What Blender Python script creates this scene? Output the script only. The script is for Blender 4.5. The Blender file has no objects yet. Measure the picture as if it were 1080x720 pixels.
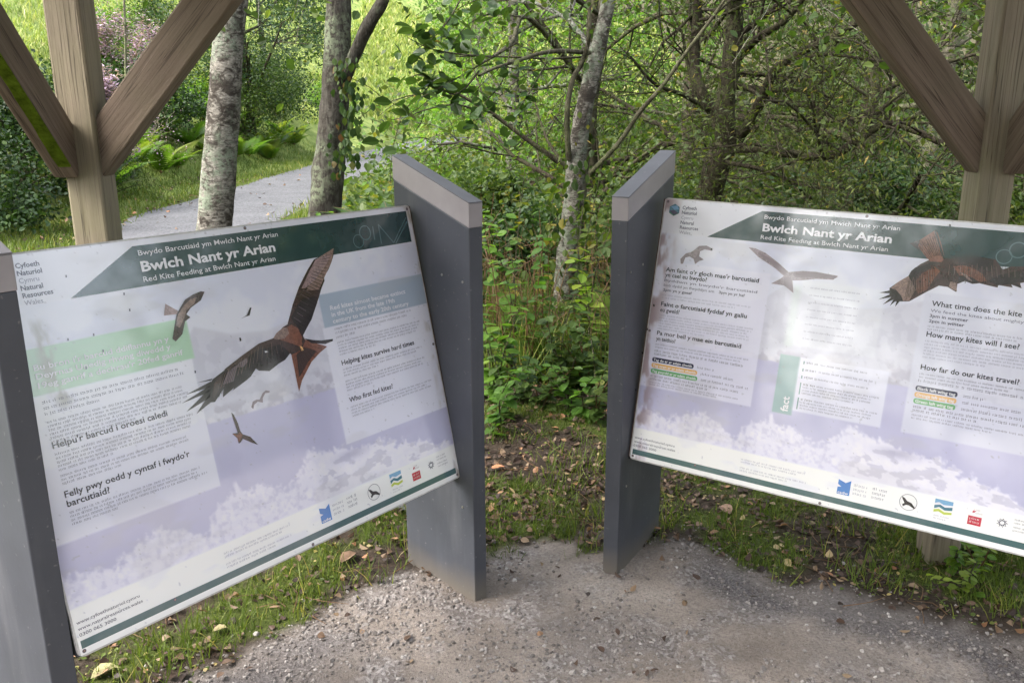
import bpy, math, random
import numpy as np
from mathutils import Vector, Matrix
from mathutils.geometry import tessellate_polygon
rng = np.random.default_rng(7); random.seed(7)
sc = bpy.context.scene
COL = sc.collection
sin, cos, pi = math.sin, math.cos, math.pi
A = lambda *v: np.array(v, float)

# ------------------------------------------------------------------ measured camera
F, PITCH, ROLL, EYE = 906.79, .2621, -.0038, 1.4839     # focal length in px of a 1080 px wide frame
def ray(px, py):
    X, Y = (px-540)/F, (py-360)/F
    r = -ROLL; X, Y = X*cos(r)-Y*sin(r), X*sin(r)+Y*cos(r)
    c, s = cos(PITCH), sin(PITCH)
    return A(X, c-Y*s, -s-Y*c)
def at(px, py, dist):                                    # point at a measured distance along +y
    d = ray(px, py); return A(0, 0, EYE) + d*(dist/d[1])

# ------------------------------------------------------------------ scene helpers
def tag(o, label=None, cat=None, group=None, kind=None):
    if label: o['label'] = label
    if cat: o['category'] = cat
    if group: o['group'] = group
    if kind: o['kind'] = kind
    return o
def empty(name, loc=(0, 0, 0), rz=0):
    o = bpy.data.objects.new(name, None); COL.objects.link(o)
    o.location = loc; o.rotation_euler = (0, 0, rz); o.empty_display_size = .1
    return o
def link(name, me, parent=None, mats=()):
    for m in (mats if isinstance(mats, (list, tuple)) else [mats]): me.materials.append(m)
    o = bpy.data.objects.new(name, me); COL.objects.link(o)
    if parent is not None: o.parent = parent
    return o
def copy_tree(o, parent=None):
    c = o.copy(); COL.objects.link(c); c.parent = parent
    for ch in list(o.children): copy_tree(ch, c)
    return c
def tri_mesh(name, V, T, smooth=False, attrs=None, midx=None):
    V = np.ascontiguousarray(V, np.float32); T = np.ascontiguousarray(T, np.int32)
    me = bpy.data.meshes.new(name); n = T.shape[1]
    me.vertices.add(len(V)); me.vertices.foreach_set('co', V.ravel())
    me.loops.add(T.size); me.loops.foreach_set('vertex_index', T.ravel())
    me.polygons.add(len(T)); me.polygons.foreach_set('loop_start', np.arange(0, T.size, n, dtype=np.int32))
    me.polygons.foreach_set('use_smooth', np.full(len(T), smooth))
    if midx is not None: me.polygons.foreach_set('material_index', np.asarray(midx, np.int32))
    me.update(calc_edges=True)
    for k, a in (attrs or {}).items():
        a = np.asarray(a, np.float32)
        if a.ndim == 1:
            at_ = me.attributes.new(k, 'FLOAT', 'POINT'); at_.data.foreach_set('value', a)
        else:
            if a.shape[1] == 3: a = np.hstack([a, np.ones((len(a), 1), np.float32)])
            at_ = me.attributes.new(k, 'FLOAT_COLOR', 'POINT'); at_.data.foreach_set('color', a.ravel())
    return me
class MB:
    """collects boxes and prisms of quads/ngons for one mesh"""
    def __init__(s): s.v = []; s.f = []; s.m = []
    def poly(s, pts, faces, mi=0):
        b = len(s.v); s.v += [tuple(p) for p in pts]; s.f += [tuple(b+i for i in f) for f in faces]; s.m += [mi]*len(faces)
    def box(s, o, ax, ay, az, mi=0):
        o, ax, ay, az = map(lambda q: np.array(q, float), (o, ax, ay, az))
        P = [o, o+ax, o+ax+ay, o+ay, o+az, o+ax+az, o+ax+ay+az, o+ay+az]
        s.poly(P, [(0, 3, 2, 1), (4, 5, 6, 7), (0, 1, 5, 4), (1, 2, 6, 5), (2, 3, 7, 6), (3, 0, 4, 7)], mi)
    def build(s, name, mats, parent=None, bevel=0, smooth=False):
        me = bpy.data.meshes.new(name); me.from_pydata(s.v, [], s.f); me.update()
        o = link(name, me, parent, mats)
        me.polygons.foreach_set('material_index', s.m)
        if bevel:
            b = o.modifiers.new('bevel', 'BEVEL'); b.width = bevel; b.segments = 2; b.limit_method = 'ANGLE'; b.angle_limit = .6
        return o

# ------------------------------------------------------------------ numpy noise
def _h(ix, iy, seed):
    n = (ix.astype(np.int64)*374761393 + iy.astype(np.int64)*668265263 + seed*1442695041) & 0xffffffff
    n = ((n ^ (n >> 13))*1274126177) & 0xffffffff
    return ((n ^ (n >> 16)) & 0xffff)/65535.
def vnoise(x, y, seed=0):
    x = np.asarray(x, float); y = np.asarray(y, float)
    ix, iy = np.floor(x), np.floor(y); fx, fy = x-ix, y-iy
    fx = fx*fx*(3-2*fx); fy = fy*fy*(3-2*fy)
    a, b, c, d = _h(ix, iy, seed), _h(ix+1, iy, seed), _h(ix, iy+1, seed), _h(ix+1, iy+1, seed)
    return (a*(1-fx)+b*fx)*(1-fy)+(c*(1-fx)+d*fx)*fy
def fbm(x, y, o=4, seed=0):
    s = 0; w = .5; t = 0
    for i in range(o): s = s+w*vnoise(x*2**i+7.3*i, y*2**i+3.1*i, seed+i); t += w; w *= .5
    return s/t
def sst(a, b, x): t = np.clip((x-a)/(b-a), 0, 1); return t*t*(3-2*t)

# ------------------------------------------------------------------ material helpers
def lin(c): return tuple((v/255/12.92 if v/255 <= .04045 else ((v/255+.055)/1.055)**2.4) for v in c)
def newmat(name):
    m = bpy.data.materials.new(name); m.use_nodes = True; nt = m.node_tree
    return m, nt, nt.nodes['Principled BSDF'], nt.nodes['Material Output']
def nd(nt, t, **k):
    n = nt.nodes.new(t)
    for a, v in k.items():
        if a.startswith('i_'): n.inputs[a[2:].replace('_', ' ')].default_value = v
        else: setattr(n, a, v)
    return n
def noise(nt, scale, detail=4, rough=.6, vec=None, dist=0):
    n = nd(nt, 'ShaderNodeTexNoise'); n.inputs['Scale'].default_value = scale; n.inputs['Detail'].default_value = detail
    n.inputs['Roughness'].default_value = rough; n.inputs['Distortion'].default_value = dist
    if vec is not None: nt.links.new(vec, n.inputs['Vector'])
    return n.outputs['Fac']
def ramp(nt, fac, stops, interp='LINEAR'):
    r = nd(nt, 'ShaderNodeValToRGB'); r.color_ramp.interpolation = interp
    e = r.color_ramp.elements
    while len(e) < len(stops): e.new(.5)
    for k, (p, c) in zip(e, stops): k.position = p; k.color = (*c[:3], 1) if len(c) >= 3 else (c[0],)*3+(1,)
    nt.links.new(fac, r.inputs[0]); return r.outputs[0]
def mix(nt, fac, a, b, mode='MIX'):
    m = nd(nt, 'ShaderNodeMix', data_type='RGBA', blend_type=mode)
    for sk, v in ((m.inputs[0], fac), (m.inputs[6], a), (m.inputs[7], b)):
        if hasattr(v, 'is_linked') or isinstance(v, bpy.types.NodeSocket): nt.links.new(v, sk)
        elif isinstance(v, (int, float)): sk.default_value = v
        else: sk.default_value = (*v[:3], 1)
    return m.outputs[2]
def mth(nt, op, a, b=0):
    m = nd(nt, 'ShaderNodeMath', operation=op)
    for sk, v in zip(m.inputs, (a, b)):
        if isinstance(v, bpy.types.NodeSocket): nt.links.new(v, sk)
        else: sk.default_value = v
    return m.outputs[0]
def coords(nt, kind='Object', scale=(1, 1, 1), rot=(0, 0, 0)):
    t = nd(nt, 'ShaderNodeTexCoord'); mp = nd(nt, 'ShaderNodeMapping')
    mp.inputs['Scale'].default_value = scale; mp.inputs['Rotation'].default_value = rot
    nt.links.new(t.outputs[kind], mp.inputs[0]); return mp.outputs[0]
def bump(nt, bsdf, h, strength=.4, dist=.01):
    b = nd(nt, 'ShaderNodeBump'); b.inputs['Strength'].default_value = strength; b.inputs['Distance'].default_value = dist
    nt.links.new(h, b.inputs['Height']); nt.links.new(b.outputs[0], bsdf.inputs['Normal'])
def attr(nt, name, out='Fac'):
    a = nd(nt, 'ShaderNodeAttribute'); a.attribute_name = name; return a.outputs[out]
def setc(nt, bsdf, c, rough=.7, spec=.3):
    if isinstance(c, bpy.types.NodeSocket): nt.links.new(c, bsdf.inputs['Base Color'])
    else: bsdf.inputs['Base Color'].default_value = (*c[:3], 1)
    bsdf.inputs['Roughness'].default_value = rough; bsdf.inputs['Specular IOR Level'].default_value = spec

def leaf_mat(name, stops, trans=.4, rough=.5, spec=.3):
    m, nt, b, out = newmat(name)
    c = ramp(nt, attr(nt, 'tint'), stops)
    setc(nt, b, c, rough, spec)
    t = nd(nt, 'ShaderNodeBsdfTranslucent'); mx = nd(nt, 'ShaderNodeMixShader'); mx.inputs[0].default_value = trans
    tc = mix(nt, .5, c, (1.0, 1.0, .35), 'MULTIPLY'); tc2 = mix(nt, 1.0, tc, (1.7, 1.8, 1.2), 'MULTIPLY')
    nt.links.new(tc2, t.inputs[0])
    nt.links.new(b.outputs[0], mx.inputs[1]); nt.links.new(t.outputs[0], mx.inputs[2]); nt.links.new(mx.outputs[0], out.inputs[0])
    return m
M = {}
M['leaf_mid'] = leaf_mat('leaf_mid', [(0, (.022, .042, .009)), (.5, (.047, .083, .017)), (.85, (.10, .135, .027)), (1, (.20, .17, .03))])
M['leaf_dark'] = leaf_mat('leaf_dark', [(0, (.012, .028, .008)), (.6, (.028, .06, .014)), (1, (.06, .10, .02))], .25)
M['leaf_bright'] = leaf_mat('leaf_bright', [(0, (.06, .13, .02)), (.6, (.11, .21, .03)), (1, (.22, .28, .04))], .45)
M['leaf_willow'] = leaf_mat('leaf_willow', [(0, (.026, .040, .010)), (.5, (.058, .082, .019)), (.9, (.115, .135, .03)), (1, (.24, .18, .05))], .45)
M['leaf_alder'] = leaf_mat('leaf_alder', [(0, (.02, .045, .012)), (.6, (.045, .085, .02)), (.85, (.08, .12, .03)), (1, (.14, .07, .03))], .3, .4)
M['fern'] = leaf_mat('fern', [(0, (.04, .09, .012)), (.6, (.08, .16, .02)), (1, (.19, .22, .04))], .4)
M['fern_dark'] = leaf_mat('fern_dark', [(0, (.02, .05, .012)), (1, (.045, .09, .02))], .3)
M['grass'] = leaf_mat('grass', [(0, (.05, .075, .014)), (.5, (.10, .145, .026)), (.78, (.18, .20, .045)), (.93, (.36, .28, .10)), (1, (.42, .34, .18))], .35)
M['grass_pale'] = leaf_mat('grass_pale', [(0, (.13, .20, .04)), (.45, (.26, .31, .08)), (.8, (.44, .43, .18)), (1, (.56, .49, .32))], .28)
M['litter'] = leaf_mat('litter', [(0, (.03, .019, .014)), (.4, (.075, .045, .032)), (.65, (.15, .095, .062)), (.86, (.25, .18, .115)), (.96, (.29, .14, .07)), (1, (.42, .34, .17))], .12, .55)
M['dry'] = leaf_mat('dry_stalk', [(0, (.14, .08, .04)), (.5, (.28, .19, .09)), (1, (.42, .31, .17))], .1)
M['heather'] = leaf_mat('heather', [(0, (.12, .08, .10)), (.5, (.29, .19, .28)), (1, (.46, .33, .42))], .25)
M['conifer'] = leaf_mat('conifer', [(0, (.012, .035, .014)), (.7, (.03, .07, .025)), (1, (.06, .11, .03))], .15)

def bark(name, base, dark, lichen, lich_amt=.5, birch=False):
    m, nt, b, out = newmat(name)
    v = coords(nt, 'Object'); vs = coords(nt, 'Object', (20, 20, 52) if birch else (34, 34, 8))
    n1 = noise(nt, 1, 6, .7, vs, 1.4); n2 = noise(nt, 11 if birch else 7, 6, .65, v, .8); n3 = noise(nt, 38, 4, .7, v); n4 = noise(nt, 4.5, 4, .6, v)
    c = ramp(nt, n1, [(.36, dark), (.47, tuple(.55*x+.45*y for x, y in zip(dark, base))), (.56, base), (.8, tuple(min(.8, x*1.35) for x in base))])
    c = mix(nt, ramp(nt, n2, [(.49, (0,)), (.57, (.85,))]), c, dark) if birch else mix(nt, ramp(nt, n2, [(.45, (0,)), (.6, (.5,))]), c, dark)
    l = mth(nt, 'MULTIPLY', ramp(nt, n4, [(.45, (0,)), (.6, (1,))]), ramp(nt, n3, [(.42, (0,)), (.55, (1,))]))
    c = mix(nt, mth(nt, 'MULTIPLY', l, lich_amt), c, lichen)
    setc(nt, b, c, .9, .1); bump(nt, b, mth(nt, 'ADD', n1, n3), .9, .012)
    return m
M['birch'] = bark('birch_bark', (.27, .25, .215), (.04, .033, .027), (.22, .26, .19), .9, True)
M['bark'] = bark('rough_bark', (.085, .078, .066), (.035, .03, .024), (.20, .23, .15), .85)
M['bark_dark'] = bark('dark_bark', (.06, .05, .035), (.018, .015, .01), (.09, .10, .045), .6)
M['bark_pale'] = bark('pale_bark', (.18, .165, .125), (.08, .07, .05), (.20, .24, .10), .7)
M['twig'] = bark('twig_bark', (.13, .12, .08), (.04, .035, .025), (.12, .14, .06), .5)

def wood(name, base, dark, algae, amt, axis):
    m, nt, b, out = newmat(name)
    sc_ = {'x': (1.2, 22, 22), 'y': (22, 1.2, 22), 'z': (22, 22, 1.2)}[axis]
    vs = coords(nt, 'Object', sc_); v = coords(nt, 'Object')
    n1 = noise(nt, 2.2, 6, .7, vs, .35); n2 = noise(nt, 3, 4, .6, v); n3 = noise(nt, 90, 2, .5, v)
    c = ramp(nt, n1, [(.3, dark), (.5, base), (.72, tuple(x*1.3 for x in base))])
    c = mix(nt, mth(nt, 'MULTIPLY', ramp(nt, n2, [(.4, (0,)), (.65, (1,))]), amt), c, algae)
    # drying checks and knots
    ck = noise(nt, 1, 3, .5, coords(nt, 'Object', tuple(52 if s > 2 else .9 for s in sc_)), .25)
    c = mix(nt, ramp(nt, ck, [(.485, (0,)), (.5, (.8,)), (.515, (0,))]), c, tuple(x*.3 for x in dark))
    vo = nd(nt, 'ShaderNodeTexVoronoi'); nt.links.new(coords(nt, 'Object', tuple(3.0 if s > 2 else 2.0 for s in sc_)), vo.inputs['Vector']); vo.inputs['Scale'].default_value = 1.6
    c = mix(nt, ramp(nt, vo.outputs['Distance'], [(.06, (.85,)), (.11, (0,))]), c, tuple(x*.35 for x in dark))
    setc(nt, b, c, .75, .25); bump(nt, b, mth(nt, 'ADD', n1, mth(nt, 'MULTIPLY', n3, .25)), .45, .004)
    return m
M['wood_z'] = wood('weathered_post_timber', (.24, .195, .15), (.17, .135, .10), (.22, .225, .11), .4, 'z')
M['wood_x'] = wood('weathered_brace_timber', (.185, .14, .108), (.115, .082, .062), (.13, .125, .07), .3, 'x')
M['wood_roof'] = wood('roof_boards', (.16, .12, .09), (.08, .055, .04), (.12, .13, .07), .3, 'y')
def simple(name, c, rough=.6, spec=.4, metal=0, var=.15, scale=6):
    m, nt, b, out = newmat(name)
    v = coords(nt, 'Object'); n = noise(nt, scale, 5, .65, v)
    col = ramp(nt, n, [(.3, tuple(x*(1-var) for x in c)), (.7, tuple(min(1, x*(1+var)) for x in c))])
    setc(nt, b, col, rough, spec); b.inputs['Metallic'].default_value = metal
    return m
def slab_mat(name, c, rough, bolts=False):
    m, nt, b, out = newmat(name)
    v = coords(nt, 'Object'); n = noise(nt, 5, 5, .6, v); n2 = noise(nt, 60, 3, .6, v); n3 = noise(nt, 1, 4, .6, coords(nt, 'Object', (9, 9, 1.6)))
    col = ramp(nt, n, [(.3, tuple(x*.86 for x in c)), (.7, tuple(x*1.14 for x in c))])
    col = mix(nt, ramp(nt, n2, [(.66, (0,)), (.74, (.45,))]), col, (.33, .32, .31))         # grit and scuffs
    col = mix(nt, ramp(nt, n3, [(.52, (0,)), (.72, (.2,))]), col, (.24, .24, .25))          # pale rain streaks
    sep = nd(nt, 'ShaderNodeSeparateXYZ'); nt.links.new(nd(nt, 'ShaderNodeTexCoord').outputs['Object'], sep.inputs[0])
    z = mth(nt, 'ADD', sep.outputs[2], mth(nt, 'MULTIPLY', n, .12))
    col = mix(nt, ramp(nt, z, [(.03, (.75,)), (.16, (0,))]), col, (.20, .17, .13))           # soil splash at the foot
    setc(nt, b, col, rough, .45); bump(nt, b, n2, .12, .002)
    return m
M['slab'] = slab_mat('dark_grey_slab', (.068, .073, .088), .42)
M['slab_top'] = slab_mat('light_grey_band', (.34, .315, .325), .5)
M['slab_cap'] = slab_mat('cap_grey', (.16, .155, .17), .5)
M['steel'] = simple('screw_steel', (.45, .43, .40), .35, .5, .8)
M['panel_edge'] = simple('panel_metal_edge', (.55, .54, .53), .4, .5, .3, .25, 40)
M['rust'] = simple('grimy_edge', (.10, .06, .045), .8, .2, 0, .6, 50)
# ================================================================== TERRAIN
def height(x, y):
    x = np.asarray(x, float); y = np.asarray(y, float)
    h = .004*np.maximum(y-4, 0)
    edge = -6.35 - 1.2*sst(20, 70, y)*-2.0
    left = np.maximum(edge-x, 0); steep = .58+.22*(fbm(x*.15, y*.15, 3, 5)-.5)
    h = h + np.where(left > 0, steep*left*sst(0, 1.2, left), 0)*sst(-6, 3, y)
    h = np.minimum(h, 13+2*fbm(x*.1, y*.1, 3, 9))
    far = np.maximum(y-48, 0); h = h + .34*far*sst(0, 8, far)
    rise = sst(6, 22, y)*sst(-2.2, 1.5, x); h = h + rise*1.1 + rise*np.maximum(x, 0)*.04
    h = h + .35*(fbm(x*.45, y*.45, 3, 3)-.5)*sst(4.2, 8, y)*(1-sst(-2.6, -3.2, x)*(1-sst(-5.6, -6.4, x)))
    g = 1-sst(4.2, 6, y)
    h = h + g*(.035*(fbm(x*1.7, y*1.7, 4, 21)-.5) + .022*(fbm(x*11, y*11, 4, 31)-.5))*sst(1.0, 2.0, np.abs(y))
    return h
xb = [-1.6, -.9, -.58, -.35, -.1, .33, .6, .91, 1.23, 1.5, 2.2]; yb = [1.3, 2.0, 2.31, 2.6, 2.72, 2.76, 2.78, 2.42, 2.36, 2.14, 1.8]
def bound(x): return np.interp(x, xb, yb)
def masks(x, y):
    """dirt, grass, litter weights of the near ground"""
    wob = .30*(fbm(x*3.1, y*3.1, 4, 41)-.5)+.16*(fbm(x*11, y*11, 3, 43)-.5)
    d = 1-sst(-.05, .07, y-bound(x)+wob)
    d = d*(x > -2.6)
    g = (1-d)*sst(.50, .60, fbm(x*2.6+3, y*2.6, 4, 51) + .05*sst(.3, .7, x) - .03*sst(-.1, -.4, x) + .13*np.exp(-((y-bound(x)-.42)/.32)**2) - .16*np.exp(-((y-bound(x)-.03)/.12)**2) - .02)
    g = np.where(y > 4.2, np.where(x < -2.9, 1., .12), g)
    g = np.where(x < -2.9, np.maximum(g, .8), g)
    return d, g
def grid_axis(segs):
    out = []
    for a, b, s in segs: out.append(np.arange(a, b, s))
    return np.unique(np.round(np.concatenate(out+[np.array([segs[-1][1]])]), 4))
gx = grid_axis([(-60, -14, 2), (-14, -2.4, .35), (-2.4, 2.4, .03), (2.4, 8, .3), (8, 60, 2)])
gy = grid_axis([(-30, -2, 2), (-2, 1.2, .3), (1.2, 4.2, .03), (4.2, 10, .16), (10, 30, .6), (30, 150, 2.5)])
GX, GY = np.meshgrid(gx, gy); nx, ny = len(gx), len(gy)
GZ = height(GX, GY); D_, G_ = masks(GX, GY)
idx = np.arange(nx*ny).reshape(ny, nx)
Q = np.stack([idx[:-1, :-1], idx[:-1, 1:], idx[1:, 1:], idx[1:, :-1]], -1).reshape(-1, 4)
mg, nt, b, out = newmat('ground')
cz = attr(nt, 'zone', 'Color'); sep = nd(nt, 'ShaderNodeSeparateColor'); nt.links.new(cz, sep.inputs[0])
v = coords(nt, 'Object'); n1 = noise(nt, 9, 6, .7, v); n2 = noise(nt, 120, 4, .7, v); n3 = noise(nt, 2.3, 5, .6, v); n4 = noise(nt, 420, 2, .5, v)
soil = ramp(nt, n1, [(.3, (.022, .016, .011)), (.5, (.05, .036, .025)), (.75, (.10, .075, .05))])
dirt = ramp(nt, n3, [(.30, (.16, .132, .112)), (.45, (.25, .212, .182)), (.62, (.35, .30, .26)), (.8, (.43, .38, .33))])
vo = nd(nt, 'ShaderNodeTexVoronoi'); nt.links.new(v, vo.inputs['Vector']); vo.inputs['Scale'].default_value = 95
peb = ramp(nt, vo.outputs['Color'], [(.2, (.10, .09, .088)), (.5, (.22, .20, .20)), (.85, (.46, .44, .43))])
gr = mth(nt, 'MULTIPLY', ramp(nt, noise(nt, 4.0, 5, .6, v), [(.47, (0,)), (.60, (1,))]), .6)
dirt = mix(nt, gr, dirt, peb)
dirt = mix(nt, ramp(nt, n2, [(.35, (.55,)), (.55, (0,))]), dirt, (.10, .085, .075))
grs = ramp(nt, n2, [(.3, (.03, .045, .010)), (.55, (.07, .09, .02)), (.8, (.15, .14, .05))])
far = ramp(nt, n3, [(.3, (.10, .15, .035)), (.55, (.21, .26, .07)), (.75, (.36, .36, .14))])
moss = mix(nt, sep.outputs[2], grs, far)
crumb = ramp(nt, noise(nt, 60, 4, .75, v), [(.35, (.018, .013, .010)), (.55, (.055, .042, .032)), (.75, (.13, .105, .085))]); soil = mix(nt, .6, soil, crumb)
dirt = mix(nt, attr(nt, 'damp'), dirt, ramp(nt, n2, [(.35, (.05, .045, .045)), (.5, (.12, .11, .112)), (.7, (.23, .215, .215))]))
dirt = mix(nt, mth(nt, 'MULTIPLY', ramp(nt, noise(nt, 1.3, 4, .6, v), [(.5, (0,)), (.68, (1,))]), .6), dirt, (.15, .135, .13))
c = mix(nt, sep.outputs[1], soil, moss); c = mix(nt, sep.outputs[0], c, dirt)
setc(nt, b, c, .93, .15); bump(nt, b, mth(nt, 'ADD', mth(nt, 'ADD', n2, mth(nt, 'MULTIPLY', noise(nt, 35, 5, .7, v), 1.6)), n4), .7, .008)
farm = sst(5, 9, GY)*sst(-5.5, -6.3, GX)*.9 + sst(40, 55, GY)*.6
def damp(x, y): return np.clip(sst(.36, .56, fbm(x*2.4+1, y*2.4, 4, 77))*np.exp(-((y-bound(x)+.20)/.17)**2)*(sst(.45, .7, x)+sst(-.35, -.6, x)*.8)*.95, 0, 1)
DP = damp(GX, GY)
zone = np.stack([D_, G_, np.clip(farm, 0, 1)], -1).reshape(-1, 3)
ground = link('ground', tri_mesh('ground', np.stack([GX, GY, GZ], -1).reshape(-1, 3), Q, True, {'zone': zone, 'damp': DP.ravel()}), None, mg)
tag(ground, kind='structure')

# background path: strip running away from the viewer
def path_c(y): return -4.3 + 2.2*sst(20, 70, y)*1.0 + .32*np.maximum(12-np.asarray(y, float), 0)
mp, nt, b, out = newmat('path_gravel'); v = coords(nt, 'Object')
vo = nd(nt, 'ShaderNodeTexVoronoi'); nt.links.new(v, vo.inputs['Vector']); vo.inputs['Scale'].default_value = 45
c = ramp(nt, vo.outputs['Color'], [(.2, (.045, .045, .048)), (.8, (.115, .115, .122))]); c = mix(nt, ramp(nt, noise(nt, 1.4, 5, .7, v), [(.4, (0,)), (.7, (.5,))]), c, (.14, .14, .148))
setc(nt, b, c, .85, .3); bump(nt, b, vo.outputs['Distance'], .6, .01)
py_ = np.arange(3.0, 66, .5); rows = []
for y in py_:
    w = 1.12+.10*(fbm(A(y*.9), A(0.), 3, 8)[0]-.5)*2
    for t in np.linspace(-1, 1, 9):
        x = path_c(y)+t*w + .06*(fbm(A(y*2.), A(t*3.), 3, 12)[0]-.5)*(abs(t) == 1)
        rows.append((x, y, float(height(x, y))+.028-.02*t*t))
n = len(py_); I = np.arange(n*9).reshape(n, 9)
Qp = np.stack([I[:-1, :-1], I[:-1, 1:], I[1:, 1:], I[1:, :-1]], -1).reshape(-1, 4)
tag(link('path', tri_mesh('path', rows, Qp, True), None, mp), kind='structure')

# ================================================================== scatter helpers
T_DIA = (A([0, 0, 0], [-.28, .45, .07], [.28, .45, .07], [0, 1, 0]), np.array([[0, 2, 1], [1, 2, 3]]))
T_OV = (A([0, 0, 0], [.27, .22, .04], [.36, .5, .06], [.22, .8, .03], [0, 1, -.05], [-.22, .8, .03], [-.36, .5, .06], [-.27, .22, .04], [0, .5, -.02]),
        np.array([[0, 1, 8], [1, 2, 8], [2, 3, 8], [3, 4, 8], [4, 5, 8], [5, 6, 8], [6, 7, 8], [7, 0, 8]]))
T_NAR = (A([0, 0, 0], [.13, .4, .03], [-.13, .4, .03], [0, 1, -.08]), np.array([[0, 1, 2], [2, 1, 3]]))
T_BL = (A([-.5, 0, 0], [.5, 0, 0], [-.38, .45, .06], [.38, .45, .06], [-.2, .8, .22], [.2, .8, .22], [0, 1, .42]), np.array([[0, 1, 3], [0, 3, 2], [2, 3, 5], [2, 5, 4], [4, 5, 6]]))
def rotm(yaw, pitch, roll):
    cy, sy, cp, sp, cr, sr = np.cos(yaw), np.sin(yaw), np.cos(pitch), np.sin(pitch), np.cos(roll), np.sin(roll)
    Z = np.zeros_like(cy); O = np.ones_like(cy)
    Rz = np.stack([cy, -sy, Z, sy, cy, Z, Z, Z, O], -1).reshape(-1, 3, 3)
    Rx = np.stack([O, Z, Z, Z, cp, -sp, Z, sp, cp], -1).reshape(-1, 3, 3)
    Ry = np.stack([cr, Z, sr, Z, O, Z, -sr, Z, cr], -1).reshape(-1, 3, 3)
    return Rz @ Rx @ Ry
def scatter(T, P, S, yaw=None, pitch=None, roll=None, tint=None):
    """copies of template T at P, scaled by S (N or Nx3); returns verts, tris, tint"""
    V, Fc = T; N = len(P); S = np.asarray(S, float)
    if S.ndim == 1: S = np.repeat(S[:, None], 3, 1)
    if yaw is None: yaw = rng.uniform(0, 2*pi, N)
    if pitch is None: pitch = rng.uniform(-1.2, 1.2, N)
    if roll is None: roll = rng.uniform(-1.2, 1.2, N)
    if tint is None: tint = rng.uniform(0, 1, N)
    R = rotm(yaw, pitch, roll)
    X = np.einsum('nij,nkj->nki', R, V[None]*S[:, None, :]) + P[:, None, :]
    Tn = Fc[None] + (np.arange(N)*len(V))[:, None, None]
    return X.reshape(-1, 3), Tn.reshape(-1, 3), np.repeat(tint, len(V))
def join(*parts):
    Vs, Ts, As = [], [], []; b = 0
    for V, T, a in parts: Vs.append(V); Ts.append(T+b); As.append(a); b += len(V)
    return np.concatenate(Vs), np.concatenate(Ts), np.concatenate(As)
def foliage(name, parts, mat, parent=None, smooth=False):
    V, T, a = join(*parts) if isinstance(parts, list) else parts
    return link(name, tri_mesh(name, V, T, smooth, {'tint': a}), parent, mat)
def tubes(name, lines, mat, parent=None, sides=6, rough=0.):
    """lines: list of (pts Nx3, radii N) -> one mesh"""
    Vs, Fs = [], []; b = 0
    for P, R in lines:
        P = np.asarray(P, float); n = len(P)
        k = sides if max(R) > .02 else (5 if max(R) > .006 else 3)
        if max(R) > .06: k = 16
        T = np.gradient(P, axis=0); T /= np.linalg.norm(T, axis=1)[:, None]+1e-9
        ref = A(0, 0, 1) if abs(T[0][2]) < .9 else A(1, 0, 0)
        U = np.cross(T, ref); U /= np.linalg.norm(U, axis=1)[:, None]+1e-9; W = np.cross(T, U)
        ang = np.arange(k)*2*pi/k
        r = np.asarray(R)[:, None]*np.ones((1, k))
        if rough and max(R) > .03:
            r = r*(1+rough*(fbm(np.cos(ang)[None]*2.2+5+P[:, 2:3]*3.1, np.sin(ang)[None]*2.2+P[:, 2:3]*9, 3, b % 97)-.5)*2)
        X = P[:, None]+U[:, None]*(np.cos(ang)[None, :, None]*r[..., None])+W[:, None]*(np.sin(ang)[None, :, None]*r[..., None])
        Vs.append(X.reshape(-1, 3)); I = np.arange(n*k).reshape(n, k)+b; J = np.roll(I, -1, 1)
        Fs.append(np.stack([I[:-1], J[:-1], J[1:], I[1:]], -1).reshape(-1, 4)); b += n*k
    return link(name, tri_mesh(name, np.concatenate(Vs), np.concatenate(Fs), True), parent, mat)
def smooth_line(pts, n=24):
    pts = np.asarray(pts, float); t = np.linspace(0, len(pts)-1, n); out = []
    for u in t:
        i = min(int(u), len(pts)-2); f = u-i
        p0, p1, p2, p3 = pts[max(i-1, 0)], pts[i], pts[i+1], pts[min(i+2, len(pts)-1)]
        out.append(.5*((2*p1)+(-p0+p2)*f+(2*p0-5*p1+4*p2-p3)*f*f+(-p0+3*p1-3*p2+p3)*f**3))
    return np.array(out)
def grow(p, d, r, L, level, out, tips, rs, droop=.05, wig=.25, kids=5, spread=.9, minr=.0015):
    n = max(4, int(L/.12)) if level < 2 else 4
    n = min(n, 12); pts = [p]; d = d/np.linalg.norm(d)
    for i in range(n):
        d = d+rs.normal(0, wig/np.sqrt(n), 3)+A(0, 0, -droop/n); d /= np.linalg.norm(d); pts.append(pts[-1]+d*L/n)
    pts = np.array(pts); R = np.linspace(r, max(r*.35, minr), n+1); out.append((pts, R))
    if level <= 0: tips.append(pts[1:]); return
    for k in range(kids):
        t = rs.uniform(.25, 1.0) if k else 1.; i = min(int(t*n), n); q = pts[i]
        dd = pts[min(i+1, n)]-pts[max(i-1, 0)]; dd /= np.linalg.norm(dd)+1e-9
        s = rs.normal(0, 1, 3); s -= dd*s.dot(dd); s /= np.linalg.norm(s)+1e-9
        nd_ = dd*rs.uniform(.6, 1)+s*spread*rs.uniform(.5, 1.1)
        grow(q, nd_, max(R[i]*.55, minr), L*rs.uniform(.45, .72), level-1, out, tips, rs, droop, wig, kids, spread, minr)
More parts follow.
